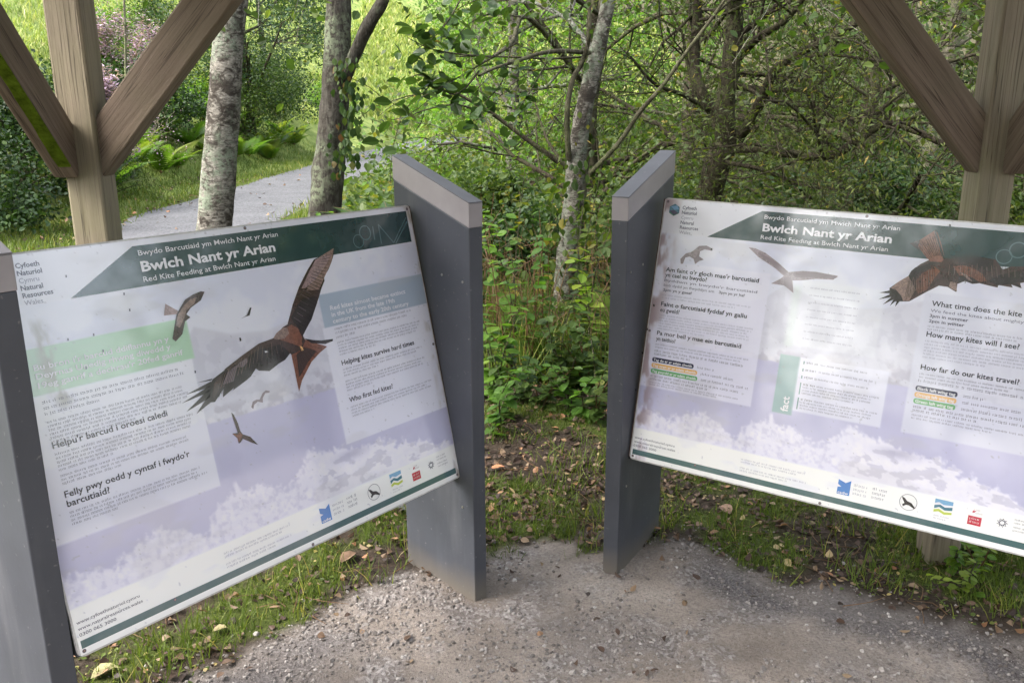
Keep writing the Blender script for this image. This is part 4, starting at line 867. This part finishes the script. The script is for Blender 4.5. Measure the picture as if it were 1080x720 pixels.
# ================================================================== SHRUBS
def shrub(name, x, y, rx, ry, hz, mat, label, seed, n=9000, size=.05, T=T_OV, flower=None, cat='shrub', stems=14):
    rs = np.random.default_rng(seed); b0 = base(x, y); t = empty(name, tuple(b0)); L = []
    nc = 46; C = []
    for k in range(nc):
        a = rs.uniform(0, 2*pi); e = rs.uniform(.05, 1.0); q = rs.uniform(.55, 1.)
        C.append((cos(a)*rx*q*cos(e*1.45), sin(a)*ry*q*cos(e*1.45), hz*q*sin(e*1.45)))
    C = np.array(C); k = rs.integers(0, nc, n); rad = rs.uniform(.12, .3, nc)*min(rx, hz)
    P = C[k]+rs.normal(0, 1, (n, 3))*rad[k][:, None]*.75; P[:, 2] = np.abs(P[:, 2])
    tint = np.clip(.45+rs.normal(0, .16, n)+(rs.uniform(-.25, .25, nc))[k], 0, 1)
    for c in C[:stems*2]: L.append((smooth_line([A(rs.normal(0, .05), rs.normal(0, .05), 0), c*A(.4, .4, .6), c], 7), np.linspace(.016, .004, 7)))
    tubes('stems', L, M['twig'], t)
    fol = scatter(T, P, size*rs.uniform(.6, 1.3, n), pitch=rs.uniform(-1.3, .6, n), roll=rs.uniform(-1, 1, n), tint=tint)
    foliage('foliage', fol, mat, t)
    if flower is not None:
        kk = rs.integers(0, nc, n); kk = kk[C[kk, 2] > hz*.45]; kk = np.concatenate([kk]*2)[:n]; P = C[kk]*A(1.12, 1.12, 1.15)+rs.normal(0, .11, (len(kk), 3)); foliage('flowers', scatter(T_NAR, P, A(*[1.])*rs.uniform(.06, .13, len(kk)), pitch=rs.uniform(-.5, .7, len(kk))), flower, t)
    return tag(t, label, cat)
def at_g(px, dist): d = ray(px, 300); return d[0]/d[1]*dist
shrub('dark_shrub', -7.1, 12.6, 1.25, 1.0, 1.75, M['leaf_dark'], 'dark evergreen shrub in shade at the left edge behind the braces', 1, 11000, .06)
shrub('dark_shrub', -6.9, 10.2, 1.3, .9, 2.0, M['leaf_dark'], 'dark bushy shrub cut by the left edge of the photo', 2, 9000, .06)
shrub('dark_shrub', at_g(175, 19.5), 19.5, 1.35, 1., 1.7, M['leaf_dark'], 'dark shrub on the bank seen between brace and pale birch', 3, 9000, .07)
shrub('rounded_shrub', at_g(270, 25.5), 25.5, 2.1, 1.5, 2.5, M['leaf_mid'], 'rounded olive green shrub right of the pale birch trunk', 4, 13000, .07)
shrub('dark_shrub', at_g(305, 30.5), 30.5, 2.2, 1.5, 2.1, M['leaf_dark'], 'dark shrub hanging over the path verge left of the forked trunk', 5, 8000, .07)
shrub('heather_bush', at_g(122, 14.2), 14.2, .62, .6, 1.75, M['leaf_dark'], 'purple flowering heather bush right beside the left timber post', 6, 5000, .05, T_NAR, M['heather'], 'heather')
shrub('heather_bush', at_g(150, 20.5), 20.5, 1.9, 1, 1.7, M['leaf_mid'], 'pink flowering heather at the top edge of the photo on the bank', 7, 5000, .06, T_NAR, M['heather'], 'heather')
shrub('bramble_bush', at_g(532, 8.0), 8.0, .6, .6, .95, M['leaf_mid'], 'bramble thicket behind the left grey pillar beside the path', 8, 6500, .045)
shrub('bramble_bush', at_g(560, 7.2), 7.2, .6, .5, .75, M['leaf_dark'], 'dark bramble thicket at the foot of the alder in the gap', 9, 5500, .045)
shrub('bramble_bush', at_g(690, 7.6), 7.6, .9, .6, .9, M['leaf_mid'], 'bramble thicket behind the right grey pillar', 10, 7000, .045)
shrub('bramble_bush', at_g(900, 7.8), 7.8, 1.3, .7, 1.05, M['leaf_dark'], 'low dark thicket under the willow limbs over the right board', 11, 9000, .05)
shrub('bramble_bush', at_g(1075, 6.4), 6.4, .8, .6, 1.2, M['leaf_mid'], 'leafy thicket right of the right timber post', 12, 6000, .05)

for i, (x_, y_, s_, m_, lab) in enumerate([(-9.6, 21, .9, 'leaf_mid', 'small round shrub high on the bank above the dark shrubs'), (-11.5, 26, 1.2, 'leaf_bright', 'light green shrub on the upper bank'), (-9.2, 33, 1.1, 'leaf_mid', 'green shrub on the bank behind the pale birch'), (-13, 33, 1.3, 'leaf_mid', 'wide shrub near the top of the bank'),
        (-7.8, 38, 1.2, 'leaf_bright', 'pale shrub beside the far bend of the path'), (-5.2, 50, 1.6, 'leaf_bright', 'round pale shrub on the far slope between the two left trunks'), (-9.5, 15.5, .7, 'leaf_bright', 'small bright shrub on the bank left of the timber post'), (-14, 20, 1.3, 'leaf_mid', 'shrub at the top left corner on the bank'), (-2.6, 52, 1.7, 'leaf_mid', 'shrub on the far slope right of the forked trunk'), (-8.4, 24.5, .9, 'leaf_bright', 'light shrub over the ferns between the two left trunks'), (-10.8, 17.5, 1.0, 'leaf_mid', 'olive shrub on the upper bank above the heather')]):
    shrub('bank_shrub', x_, y_, s_, s_*.8, s_*1.1, M[m_], lab, 500+i, 3800, .08)
# ================================================================== FERNS
def fern(x, y, n, ln, mat, label, seed, group=None, z=None, name='fern'):
    rs = np.random.default_rng(seed); b0 = base(x, y)+A(0, 0, .05 if z is None else z); t = empty(name, tuple(b0)); V, T, a = [], [], []; L = []
    for k in range(n):
        an = k*2*pi/n+rs.normal(0, .25); l = ln*rs.uniform(.7, 1.1); m = 22; s = np.linspace(0, 1, m); el = rs.uniform(.7, 1.2)
        hx = l*s*cos(el)+l*.30*s*s; hz = l*(s*sin(el)*1.25-.50*s*s); R_ = np.stack([cos(an)*hx, sin(an)*hx, hz], 1); L.append((R_, np.linspace(.005, .0012, m)))
        tn = np.gradient(R_, axis=0); tn /= np.linalg.norm(tn, axis=1)[:, None]; sd = np.cross(tn, A(0, 0, 1)); sd /= np.linalg.norm(sd, axis=1)[:, None]+1e-9; tt = rs.uniform(.2, .9)
        for i in range(2, m):
            w = l*.30*sin(pi*min(1, (s[i]*.85+.13)))**.8*(1-s[i]*.55)
            for sg in (-1, 1):
                c = R_[i]; d = sd[i]*sg*w+tn[i]*w*.35-A(0, 0, w*.12); e = tn[i]*l*.021; b = len(V)
                V += [c-e, c+d*.5-e*1.1-A(0, 0, .0), c+d, c+d*.5+e*1.0, c+e]; T += [(b, b+1, b+4), (b+1, b+3, b+4), (b+1, b+2, b+3)]; a += [tt]*5
    tubes('stalks', L, M['dry'], t); foliage('fronds', (np.array(V), np.array(T), np.array(a)), mat, t)
    return tag(t, label, 'fern', group)
fi = 0
FG = 'ferns along the path verge'
for px, d_ in ((268, 22.5), (280, 23.5), (292, 25), (304, 26.), (316, 27.5), (255, 22), (300, 24.8), (165, 16.5), (190, 17.5), (150, 15.8), (140, 15), (325, 28.3), (208, 18.6), (240, 21), (130, 14.2), (176, 18), (222, 20.5), (262, 24.6), (200, 20.3), (236, 24), (180, 20.6), (285, 26.6), (310, 28), (155, 18.3), (128, 16), (215, 22.4)):
    fern(at_g(px, d_)-.15, d_, 9, .95, M['fern'], 'bright green fern on the verge at the foot of the bank beside the path', 200+fi, FG); fi += 1
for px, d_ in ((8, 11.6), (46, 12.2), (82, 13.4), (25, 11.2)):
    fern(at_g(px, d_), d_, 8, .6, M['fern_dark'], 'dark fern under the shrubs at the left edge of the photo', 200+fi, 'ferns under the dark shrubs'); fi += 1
fern(at_g(412, 4.6), 4.75, 8, .55, M['fern_dark'], 'dark fern frond arching out beside the back edge of the left grey pillar', 240, None, .72)
fern(at_g(655, 5.4), 5.4, 8, .6, M['fern'], 'green fern just left of the right grey pillar', 241)

# ================================================================== LEAFY PLANTS IN THE GAP
def leafy(x, y, hgt, mat, label, seed, n=16, size=.09, name='leafy_plant', group=None, lean=.12):
    rs = np.random.default_rng(seed); b0 = base(x, y)+A(0, 0, .05); t = empty(name, tuple(b0)); L = []; P = []; Y = []; S_ = []
    for s in range(rs.integers(2, 4)):
        top = A(rs.normal(0, lean), rs.normal(0, lean), hgt*rs.uniform(.75, 1.05)); Q = smooth_line([A(rs.normal(0, .03), rs.normal(0, .03), -.02), top*A(.3, .3, .5), top], 10); L.append((Q, np.linspace(.005, .002, 10)))
        m = int(n/2)
        for i in range(m):
            u = .2+.8*i/(m-1); q = Q[min(9, int(u*9))]; an = i*2.6+rs.uniform(0, .8)
            for dq in (0, pi): P.append(q+A(0, 0, rs.normal(0, .01))); Y.append(an+dq+rs.normal(0, .25)); S_.append(size*rs.uniform(.7, 1.15)*(1.15-.5*u))
    N = len(P); tubes('stems', L, M['dry'] if seed % 3 == 0 else M['twig'], t)
    foliage('leaves', scatter(T_OV, np.array(P), np.array(S_), yaw=np.array(Y), pitch=rs.uniform(-.55, .35, N), roll=rs.normal(0, .25, N), tint=np.clip(rs.normal(.5, .25)+rs.normal(0, .14, N), 0, 1)), mat, t)
    return tag(t, label, 'plant', group)
LP = [(530, 4.75, 1.0, 'leaf_bright', 'tall pale green leafy seedling right beside the left grey pillar', .11), (548, 5.0, .78, 'leaf_bright', 'light green oval-leaved plant near the left grey pillar', .11), (523, 4.3, .55, 'leaf_bright', 'low bright-leaved plant at the edge of the left grey pillar', .10),
      (575, 5.1, .8, 'leaf_bright', 'mid green plant left of the gap birch foot', .09), (613, 5.0, .85, 'leaf_mid', 'leafy plant right of the gap birch foot', .10), (628, 4.8, .62, 'leaf_bright', 'broad-leaved plant beside the right grey pillar', .11), (618, 4.5, .42, 'leaf_mid', 'low broad-leaved plant in front of the gap birch to the right', .10),
      (600, 4.35, .30, 'leaf_mid', 'small plant in the middle of the gap in front of the birch', .085), (552, 4.3, .28, 'leaf_dark', 'low dark-leaved plant in the gap left of centre', .08), (578, 4.2, .22, 'leaf_dark', 'creeping dark-leaved plant in the gap centre', .075), (632, 4.2, .30, 'leaf_mid', 'small green plant at the foot of the right grey pillar', .085),
      (540, 5.6, 1.05, 'leaf_mid', 'tall nettle-like plant behind the pale seedling', .09), (655, 5.6, .95, 'leaf_mid', 'tall leafy plant half hidden behind the right grey pillar', .09), (570, 6.0, .95, 'leaf_mid', 'tall dark plant behind the gap birch to the left', .09), (632, 6.1, 1.0, 'leaf_mid', 'tall plant right behind the gap birch', .09), (508, 5.6, .9, 'leaf_mid', 'leafy plant peeping over the left grey pillar', .09)]
LP += [(521, 3.85, .34, 'leaf_bright', 'low bright plant hugging the left grey pillar in front', .085), (534, 4.0, .26, 'leaf_mid', 'small leafy plant just right of the left grey pillar foot', .08), (628, 3.95, .36, 'leaf_mid', 'bushy green plant against the back of the right grey pillar', .085),
       (612, 4.05, .24, 'leaf_bright', 'light green rosette in front of the birch to the right', .08), (588, 4.5, .45, 'leaf_mid', 'leafy stems wrapped round the foot of the gap birch', .09), (562, 4.7, .75, 'leaf_bright', 'slender pale plant leaning towards the gap birch', .10), (605, 5.3, 1.15, 'leaf_mid', 'climbing stems with leaves beside the gap birch trunk', .08)]
for i, (px, d_, h_, mt, lab, sz) in enumerate(LP): leafy(at_g(px, d_), d_, h_*1.15, M[mt], lab, 300+i, 22, sz, group='leafy plants growing in the gap')
leafy(at_g(318, 4.7), 4.7, 1.12, M['leaf_bright'], 'young bright seedling rising behind the left board between the two trunks', 330, 5, .075)
RP = [(1012, 2.80), (1030, 2.72), (1048, 2.86), (1062, 2.66), (1040, 2.55), (1072, 2.5), (1058, 2.42), (1078, 2.8), (1025, 2.92), (1068, 2.95)]
for i, (px, d_) in enumerate(RP):
    leafy(at_g(px, d_)+.02, d_, .12, M['leaf_bright'], 'low clump of bright round leaves at the lower right corner beside the timber post', 340+i, 14, .045, 'ground_plant', 'bright round-leaved plants by the right post', .07)

# ================================================================== GROUND COVER (uncountable)
def ground_pts(n, x0, x1, y0, y1, keep):
    X = rng.uniform(x0, x1, n); Y = rng.uniform(y0, y1, n); k = keep(X, Y) > rng.uniform(0, 1, n); return X[k], Y[k]
def under(X, Y):      # clear of pillars and posts
    m = np.ones(len(X), bool)
    for (cx, cy, r) in ((1.452, 2.655, .075),): m &= (np.abs(X-cx) > r) | (np.abs(Y-cy) > r)
    return m
def blades(X, Y, hgt, wid, seed=0):
    N = len(X); Z = height(X, Y); S_ = np.stack([wid*rng.uniform(.6, 1.3, N), hgt*rng.uniform(.5, 1.3, N), hgt*rng.uniform(.3, 1.6, N)], 1)
    V = (T_BL[0][:, [0, 2, 1]]*A(1, 1, 1), T_BL[1])   # stand the blade up: y<->z
    S2 = S_[:, [0, 2, 1]]
    tint = np.clip(.40+.45*(fbm(X*2.2, Y*2.2, 3, 91)-.5)*1.6+rng.normal(0, .2, N), 0, 1)
    return scatter(V, np.stack([X, Y, Z-.004], 1), S2, pitch=rng.normal(0, .25, N), roll=rng.normal(0, .3, N), tint=tint)
def kg(X, Y): d, g = masks(X, Y); return np.clip(g*1.1-.05, 0, 1)*np.clip(.25+1.5*fbm(X*9, Y*9, 2, 15)-.4, 0.05, 1)
X, Y = ground_pts(90000, -2.2, 2.2, 1.75, 4.3, kg); near = blades(X, Y, .045, .0035)
X, Y = ground_pts(30000, -2.2, 2.2, 1.75, 4.2, lambda X, Y: (1-masks(X, Y)[0])*np.maximum(sst(.55, .68, fbm(X*4, Y*4, 3, 111))*.7, sst(.5, .62, fbm(X*6, Y*6, 3, 112))*np.exp(-((Y-bound(X)-.15)/.14)**2))); near2 = blades(X, Y, .085, .0045)
tag(link('grass', tri_mesh('grass', *(lambda j: (j[0], j[1], False, {'tint': j[2]}))(join(near, near2))), None, M['grass']), kind='stuff', label='short green and straw-coloured grass under the boards', cat='grass')
X, Y = ground_pts(90000, -12, -2.6, 4.3, 30, lambda X, Y: np.clip((np.abs(X-path_c(Y)) > 1.08+.1*rng.normal(0, 1, len(X)))*1.*(1.2-Y/40), 0, 1)*np.where(Y < 8, .8, 1)); vg = blades(X, Y, .13, .012)
X2, Y2 = ground_pts(30000, -2.9, 0, 5.5, 26, lambda X, Y: (np.abs(X-path_c(Y)) > 1.05)*.9); vg2 = blades(X2, Y2, .14, .012)
tag(link('verge_grass', tri_mesh('verge_grass', *(lambda j: (j[0], j[1], False, {'tint': j[2]}))(join(vg, vg2))), None, M['grass']), kind='stuff', label='green grass on the verges of the grey path', cat='grass')
X, Y = ground_pts(70000, -26, -6.6, 8, 60, lambda X, Y: sst(.35, .55, fbm(X*.35, Y*.35, 3, 13))*(X < -6.7-.02*Y)); hg = blades(X, Y, .24, .04)
X, Y = ground_pts(26000, -10, 10, 44, 66, lambda X, Y: np.ones(len(X))); hg2 = blades(X, Y, .38, .10)
tag(link('bank_grass', tri_mesh('bank_grass', *(lambda j: (j[0], j[1], False, {'tint': j[2]}))(join(hg, hg2))), None, M['grass_pale']), kind='stuff', label='tall pale grass and bracken on the sunlit bank', cat='grass')
# undergrowth between the trees of the wood
N = 42000; X = rng.uniform(-2.6, 12, N); Y = rng.uniform(6.2, 24, N); k = (X > path_c(Y)+1.5) & (X < Y*.75+1); X, Y = X[k], Y[k]
Z = height(X, Y)+np.abs(rng.normal(0, .38, len(X)))*(.25+fbm(X*.8, Y*.8, 3, 19)*1.3)
und = scatter(T_OV, np.stack([X, Y, Z], 1), rng.uniform(.05, .13, len(X)), pitch=rng.uniform(-1, .5, len(X)), roll=rng.uniform(-.8, .8, len(X)), tint=np.clip(.25+.8*fbm(X, Y, 3, 23)+rng.normal(0, .15, len(X))-.1, 0, 1))
tag(foliage('undergrowth', und, M['leaf_mid']), kind='stuff', label='tangled leafy undergrowth on the woodland floor', cat='undergrowth')
N = 9000; X = rng.uniform(-.6, 2.4, N); Y = rng.uniform(4.4, 6.4, N); k = fbm(X*3, Y*3, 3, 29) > .47; X, Y = X[k], Y[k]; Z = height(X, Y)+np.abs(rng.normal(0, .10, len(X)))
und = scatter(T_OV, np.stack([X, Y, Z], 1), rng.uniform(.03, .075, len(X)), pitch=rng.uniform(-.9, .4, len(X)), roll=rng.uniform(-.6, .6, len(X)))
tag(foliage('ground_ivy', und, M['leaf_dark']), kind='stuff', label='dark creeping ivy and bramble leaves on the ground in the gap', cat='ground cover')
# long arching grass in the gap
N = 5200; X = rng.uniform(-.5, 1.25, N); Y = rng.uniform(4.5, 6.6, N); k = fbm(X*4, Y*4, 3, 83) > .44; X, Y = X[k], Y[k]
tg = blades(X, Y, .34, .0075)
tag(link('long_grass', tri_mesh('long_grass', tg[0], tg[1], False, {'tint': tg[2]}), None, M['grass']), kind='stuff', label='long arching grass growing around the gap birch', cat='grass')
# dead stalks
L = []
for k in range(260):
    x = rng.uniform(-.35, 1.1); y = rng.uniform(4.6, 7.0); z = H(x, y); l = rng.uniform(.3, 1.0); an = rng.uniform(0, 2*pi); b_ = rng.uniform(.05, .5)
    L.append((smooth_line([A(x, y, z), A(x+cos(an)*b_*.25, y+sin(an)*b_*.25, z+l*.6), A(x+cos(an)*b_, y+sin(an)*b_, z+l*rng.uniform(.5, 1))], 7), np.linspace(.0035, .0012, 7)))
tag(tubes('dead_stalks', L, M['dry']), kind='stuff', label='dry brown stalks and grass stems standing around the gap birch', cat='stalks')
# twigs on the ground
L = []
for k in range(260):
    x = rng.uniform(-1.4, 2.0); y = rng.uniform(2.2, 4.3)
    if masks(A(x), A(y))[0][0] > .6 and rng.uniform() > .12: continue
    an = rng.uniform(0, 2*pi); l = rng.uniform(.04, .22); z = H(x, y)+.008
    L.append((smooth_line([A(x, y, z), A(x+cos(an)*l*.5, y+sin(an)*l*.5, z+.012), A(x+cos(an+.3)*l, y+sin(an+.3)*l, z+.002)], 5), np.linspace(.0022, .0009, 5)))
tag(tubes('ground_twigs', L, M['dry']), kind='stuff', label='thin broken twigs and straw strewn on the soil', cat='twigs')
# leaf litter
def lit(X, Y, s0, s1, up=.004, T=T_OV):
    N = len(X); return scatter(T, tint=rng.uniform(0, 1, N)**1.3, P= np.stack([X, Y, height(X, Y)+up+np.abs(rng.normal(0, .008, N))], 1), S=np.stack([rng.uniform(s0, s1, N)*1.1, rng.uniform(s0, s1, N), rng.uniform(s0, s1, N)*rng.uniform(1, 4.5, N)*rng.choice([-1, 1], N)], 1), pitch=rng.normal(0, .3, N), roll=rng.normal(0, .35, N))
X, Y = ground_pts(34000, -2, 2.2, 2.0, 6, lambda X, Y: (1-masks(X, Y)[0])*np.clip(sst(2.6, 3.2, Y+.25*X)*.85+.15, 0, 1)*(.3+.9*sst(.4, .6, fbm(X*3, Y*3, 3, 37)))*(1-.55*sst(.5, .8, X))); l1 = lit(X, Y, .012, .040)
X, Y = ground_pts(2600, -1.8, 2.2, 1.8, 3.2, lambda X, Y: .06+.8*(1-masks(X, Y)[0])); l2 = lit(X, Y, .010, .034)
X, Y = ground_pts(9000, -7, 8, 5, 20, lambda X, Y: np.where(np.abs(X-path_c(Y)) < 1.2, .05+.5*(np.abs(X-path_c(Y)) > 1), .5)); l3 = lit(X, Y, .04, .085, .03)
j = join(l1, l2, l3); tag(link('leaf_litter', tri_mesh('leaf_litter', j[0], j[1], False, {'tint': j[2]}), None, M['litter']), kind='stuff', label='brown and tan fallen leaves lying on the ground behind the pillars', cat='leaf litter')
# moss / low weeds: tiny leaves hugging the soil
X, Y = ground_pts(16000, -2, 2.2, 2.0, 3.7, lambda X, Y: (1-masks(X, Y)[0])*sst(.45, .6, fbm(X*6, Y*6, 3, 47)))
w = scatter(T_OV, np.stack([X, Y, height(X, Y)+np.abs(rng.normal(0, .006, len(X)))], 1), rng.uniform(.006, .018, len(X)), pitch=rng.uniform(-.6, .4, len(X)), roll=rng.uniform(-.5, .5, len(X)))
tag(foliage('moss', w, M['grass']), kind='stuff', label='low green moss and tiny weeds between grass and gravel', cat='moss')
# ---- gravel
mgv, nt, b, out = newmat('gravel_stone'); tn = attr(nt, 'tint')
c = ramp(nt, tn, [(0, (.10, .088, .08)), (.4, (.185, .165, .155)), (.75, (.27, .245, .23)), (.96, (.35, .325, .305)), (1, (.48, .45, .42))]); c = mix(nt, ramp(nt, noise(nt, 160, 3, .6, coords(nt, 'Object')), [(.4, (.4,)), (.6, (0,))]), c, (.12, .10, .085))
setc(nt, b, c, .8, .25)
ph = (1+5**.5)/2
ico = A([-1, ph, 0], [1, ph, 0], [-1, -ph, 0], [1, -ph, 0], [0, -1, ph], [0, 1, ph], [0, -1, -ph], [0, 1, -ph], [ph, 0, -1], [ph, 0, 1], [-ph, 0, -1], [-ph, 0, 1])/1.9
icf = np.array([[0, 11, 5], [0, 5, 1], [0, 1, 7], [0, 7, 10], [0, 10, 11], [1, 5, 9], [5, 11, 4], [11, 10, 2], [10, 7, 6], [7, 1, 8], [3, 9, 4], [3, 4, 2], [3, 2, 6], [3, 6, 8], [3, 8, 9], [4, 9, 5], [2, 4, 11], [6, 2, 10], [8, 6, 7], [9, 8, 1]])
def dens(X, Y):
    d = masks(X, Y)[0]; e = np.exp(-((Y-bound(X)+.16)/.16)**2); n = fbm(X*3.2, Y*3.2, 4, 57)
    return np.clip(d*(.05+.75*sst(.52, .64, n)+.8*e*sst(.35, .55, n)+.7*np.exp(-((X+.35)/.28)**2-((Y-2.38)/.22)**2)+.55*damp(X, Y)), 0, 1)+(1-d)*.16*np.exp(-((Y-bound(X))/.2)**2)
parts = []
for vtx in range(6):
    Vv = ico*(1+rng.uniform(-.38, .38, (12, 1)))*A(1, .8, .55)
    X, Y = ground_pts(7500, -1.9, 2.2, 1.75, 3.1, dens); s = .0018+.0062*rng.uniform(0, 1, len(X))**3
    parts.append(scatter((Vv, icf), np.stack([X, Y, height(X, Y)+s*.15], 1), s, pitch=rng.normal(0, .4, len(X)), roll=rng.normal(0, .4, len(X))))
    X, Y = ground_pts(130, -1.9, 2.2, 1.8, 3.0, dens); s = rng.uniform(.006, .012, len(X))
    parts.append(scatter((Vv, icf), np.stack([X, Y, height(X, Y)+s*.1], 1), s, pitch=rng.normal(0, .4, len(X)), roll=rng.normal(0, .4, len(X))))
j = join(*parts); tag(link('gravel', tri_mesh('gravel', j[0], j[1], False, {'tint': j[2]}), None, mgv), kind='stuff', label='grey crushed stone gravel scattered over the trodden path', cat='gravel')
# ---- single fallen leaves that stand out
def big_leaf(px, py, s, yaw, col, label, curl=2.5):
    d = ray(px, py); tt = -EYE/d[2]; x, y = d[0]*tt, d[1]*tt
    V = T_OV[0]*A(s, s, s*curl); me = tri_mesh('fallen_leaf', V, T_OV[1], False, {'tint': np.full(9, .5)})
    m, nt, b, out = newmat('fallen_leaf'); n = noise(nt, 30, 4, .6, coords(nt, 'Object')); setc(nt, b, ramp(nt, n, [(.35, tuple(q*.6 for q in col)), (.6, col)]), .6, .3)
    o = link('fallen_leaf', me, None, m); o.location = (x, y, H(x, y)+.012); o.rotation_euler = (.15, -.1, yaw)
    so = o.modifiers.new('thickness', 'SOLIDIFY'); so.thickness = .0008
    return tag(o, label, 'fallen leaf')
big_leaf(96, 719, .075, -.9, (.42, .38, .20), 'large curled yellowish leaf in the grass at the lower left corner', 3)
big_leaf(224, 668, .045, -1.2, (.36, .30, .16), 'small curled tan leaf in the grass below the left board')
big_leaf(517, 498, .062, -1.4, (.50, .22, .11), 'orange-brown fallen leaf just right of the left grey pillar', 1.5)
big_leaf(360, 596, .075, -.6, (.22, .14, .09), 'big crumpled brown leaf under the foot of the left board')
big_leaf(770, 545, .07, .3, (.24, .15, .10), 'crumpled brown leaf below the right board near its pillar')
# ================================================================== CAMERA
cam = bpy.data.cameras.new('camera'); co = bpy.data.objects.new('camera', cam); COL.objects.link(co); sc.camera = co
cam.sensor_width = 36; cam.lens = F/1080*36; cam.clip_start = .05; cam.clip_end = 600
c_, s_ = cos(PITCH), sin(PITCH); rgt = A(1, 0, 0); up = A(0, s_, c_); fw = A(0, c_, -s_)
r2 = rgt*cos(ROLL)+up*sin(ROLL); u2 = -rgt*sin(ROLL)+up*cos(ROLL)
co.matrix_world = Matrix.Translation((0, 0, EYE)) @ Matrix((tuple(r2), tuple(u2), tuple(-fw))).transposed().to_4x4()
# ================================================================== LIGHT
w = bpy.data.worlds.new('World'); sc.world = w; w.use_nodes = True; nt = w.node_tree; bg = nt.nodes['Background']
sky = nt.nodes.new('ShaderNodeTexSky'); sky.sky_type = 'NISHITA'; sky.sun_disc = False
EL, AZ = math.radians(50), math.radians(-115)                 # sun high, ahead and to the left (azimuth from +y)
sky.sun_elevation = EL; sky.sun_rotation = AZ; sky.air_density = 1.2; sky.dust_density = 5.0; sky.ozone_density = 1.0
hs = nt.nodes.new('ShaderNodeHueSaturation'); hs.inputs['Saturation'].default_value = .42    # thin overcast greys the blue
nt.links.new(sky.outputs[0], hs.inputs['Color']); nt.links.new(hs.outputs[0], bg.inputs[0]); bg.inputs[1].default_value = .15
sl = bpy.data.lights.new('sun', 'SUN'); so = bpy.data.objects.new('sun', sl); COL.objects.link(so)
sl.energy = .5; sl.angle = math.radians(40); sl.color = (1, .97, .92)
d = Vector((sin(AZ)*cos(EL), cos(AZ)*cos(EL), sin(EL))); so.rotation_euler = d.to_track_quat('Z', 'Y').to_euler(); so.location = d*30
vs = sc.view_settings; vs.view_transform = 'Standard'; vs.look = 'None'; vs.exposure = 2.5; vs.gamma = 1
sc.render.engine = 'CYCLES'; cy = sc.cycles; cy.max_bounces = 7; cy.diffuse_bounces = 4; cy.transmission_bounces = 4; cy.glossy_bounces = 3; cy.use_denoising = True
cy.caustics_reflective = False; cy.caustics_refractive = False
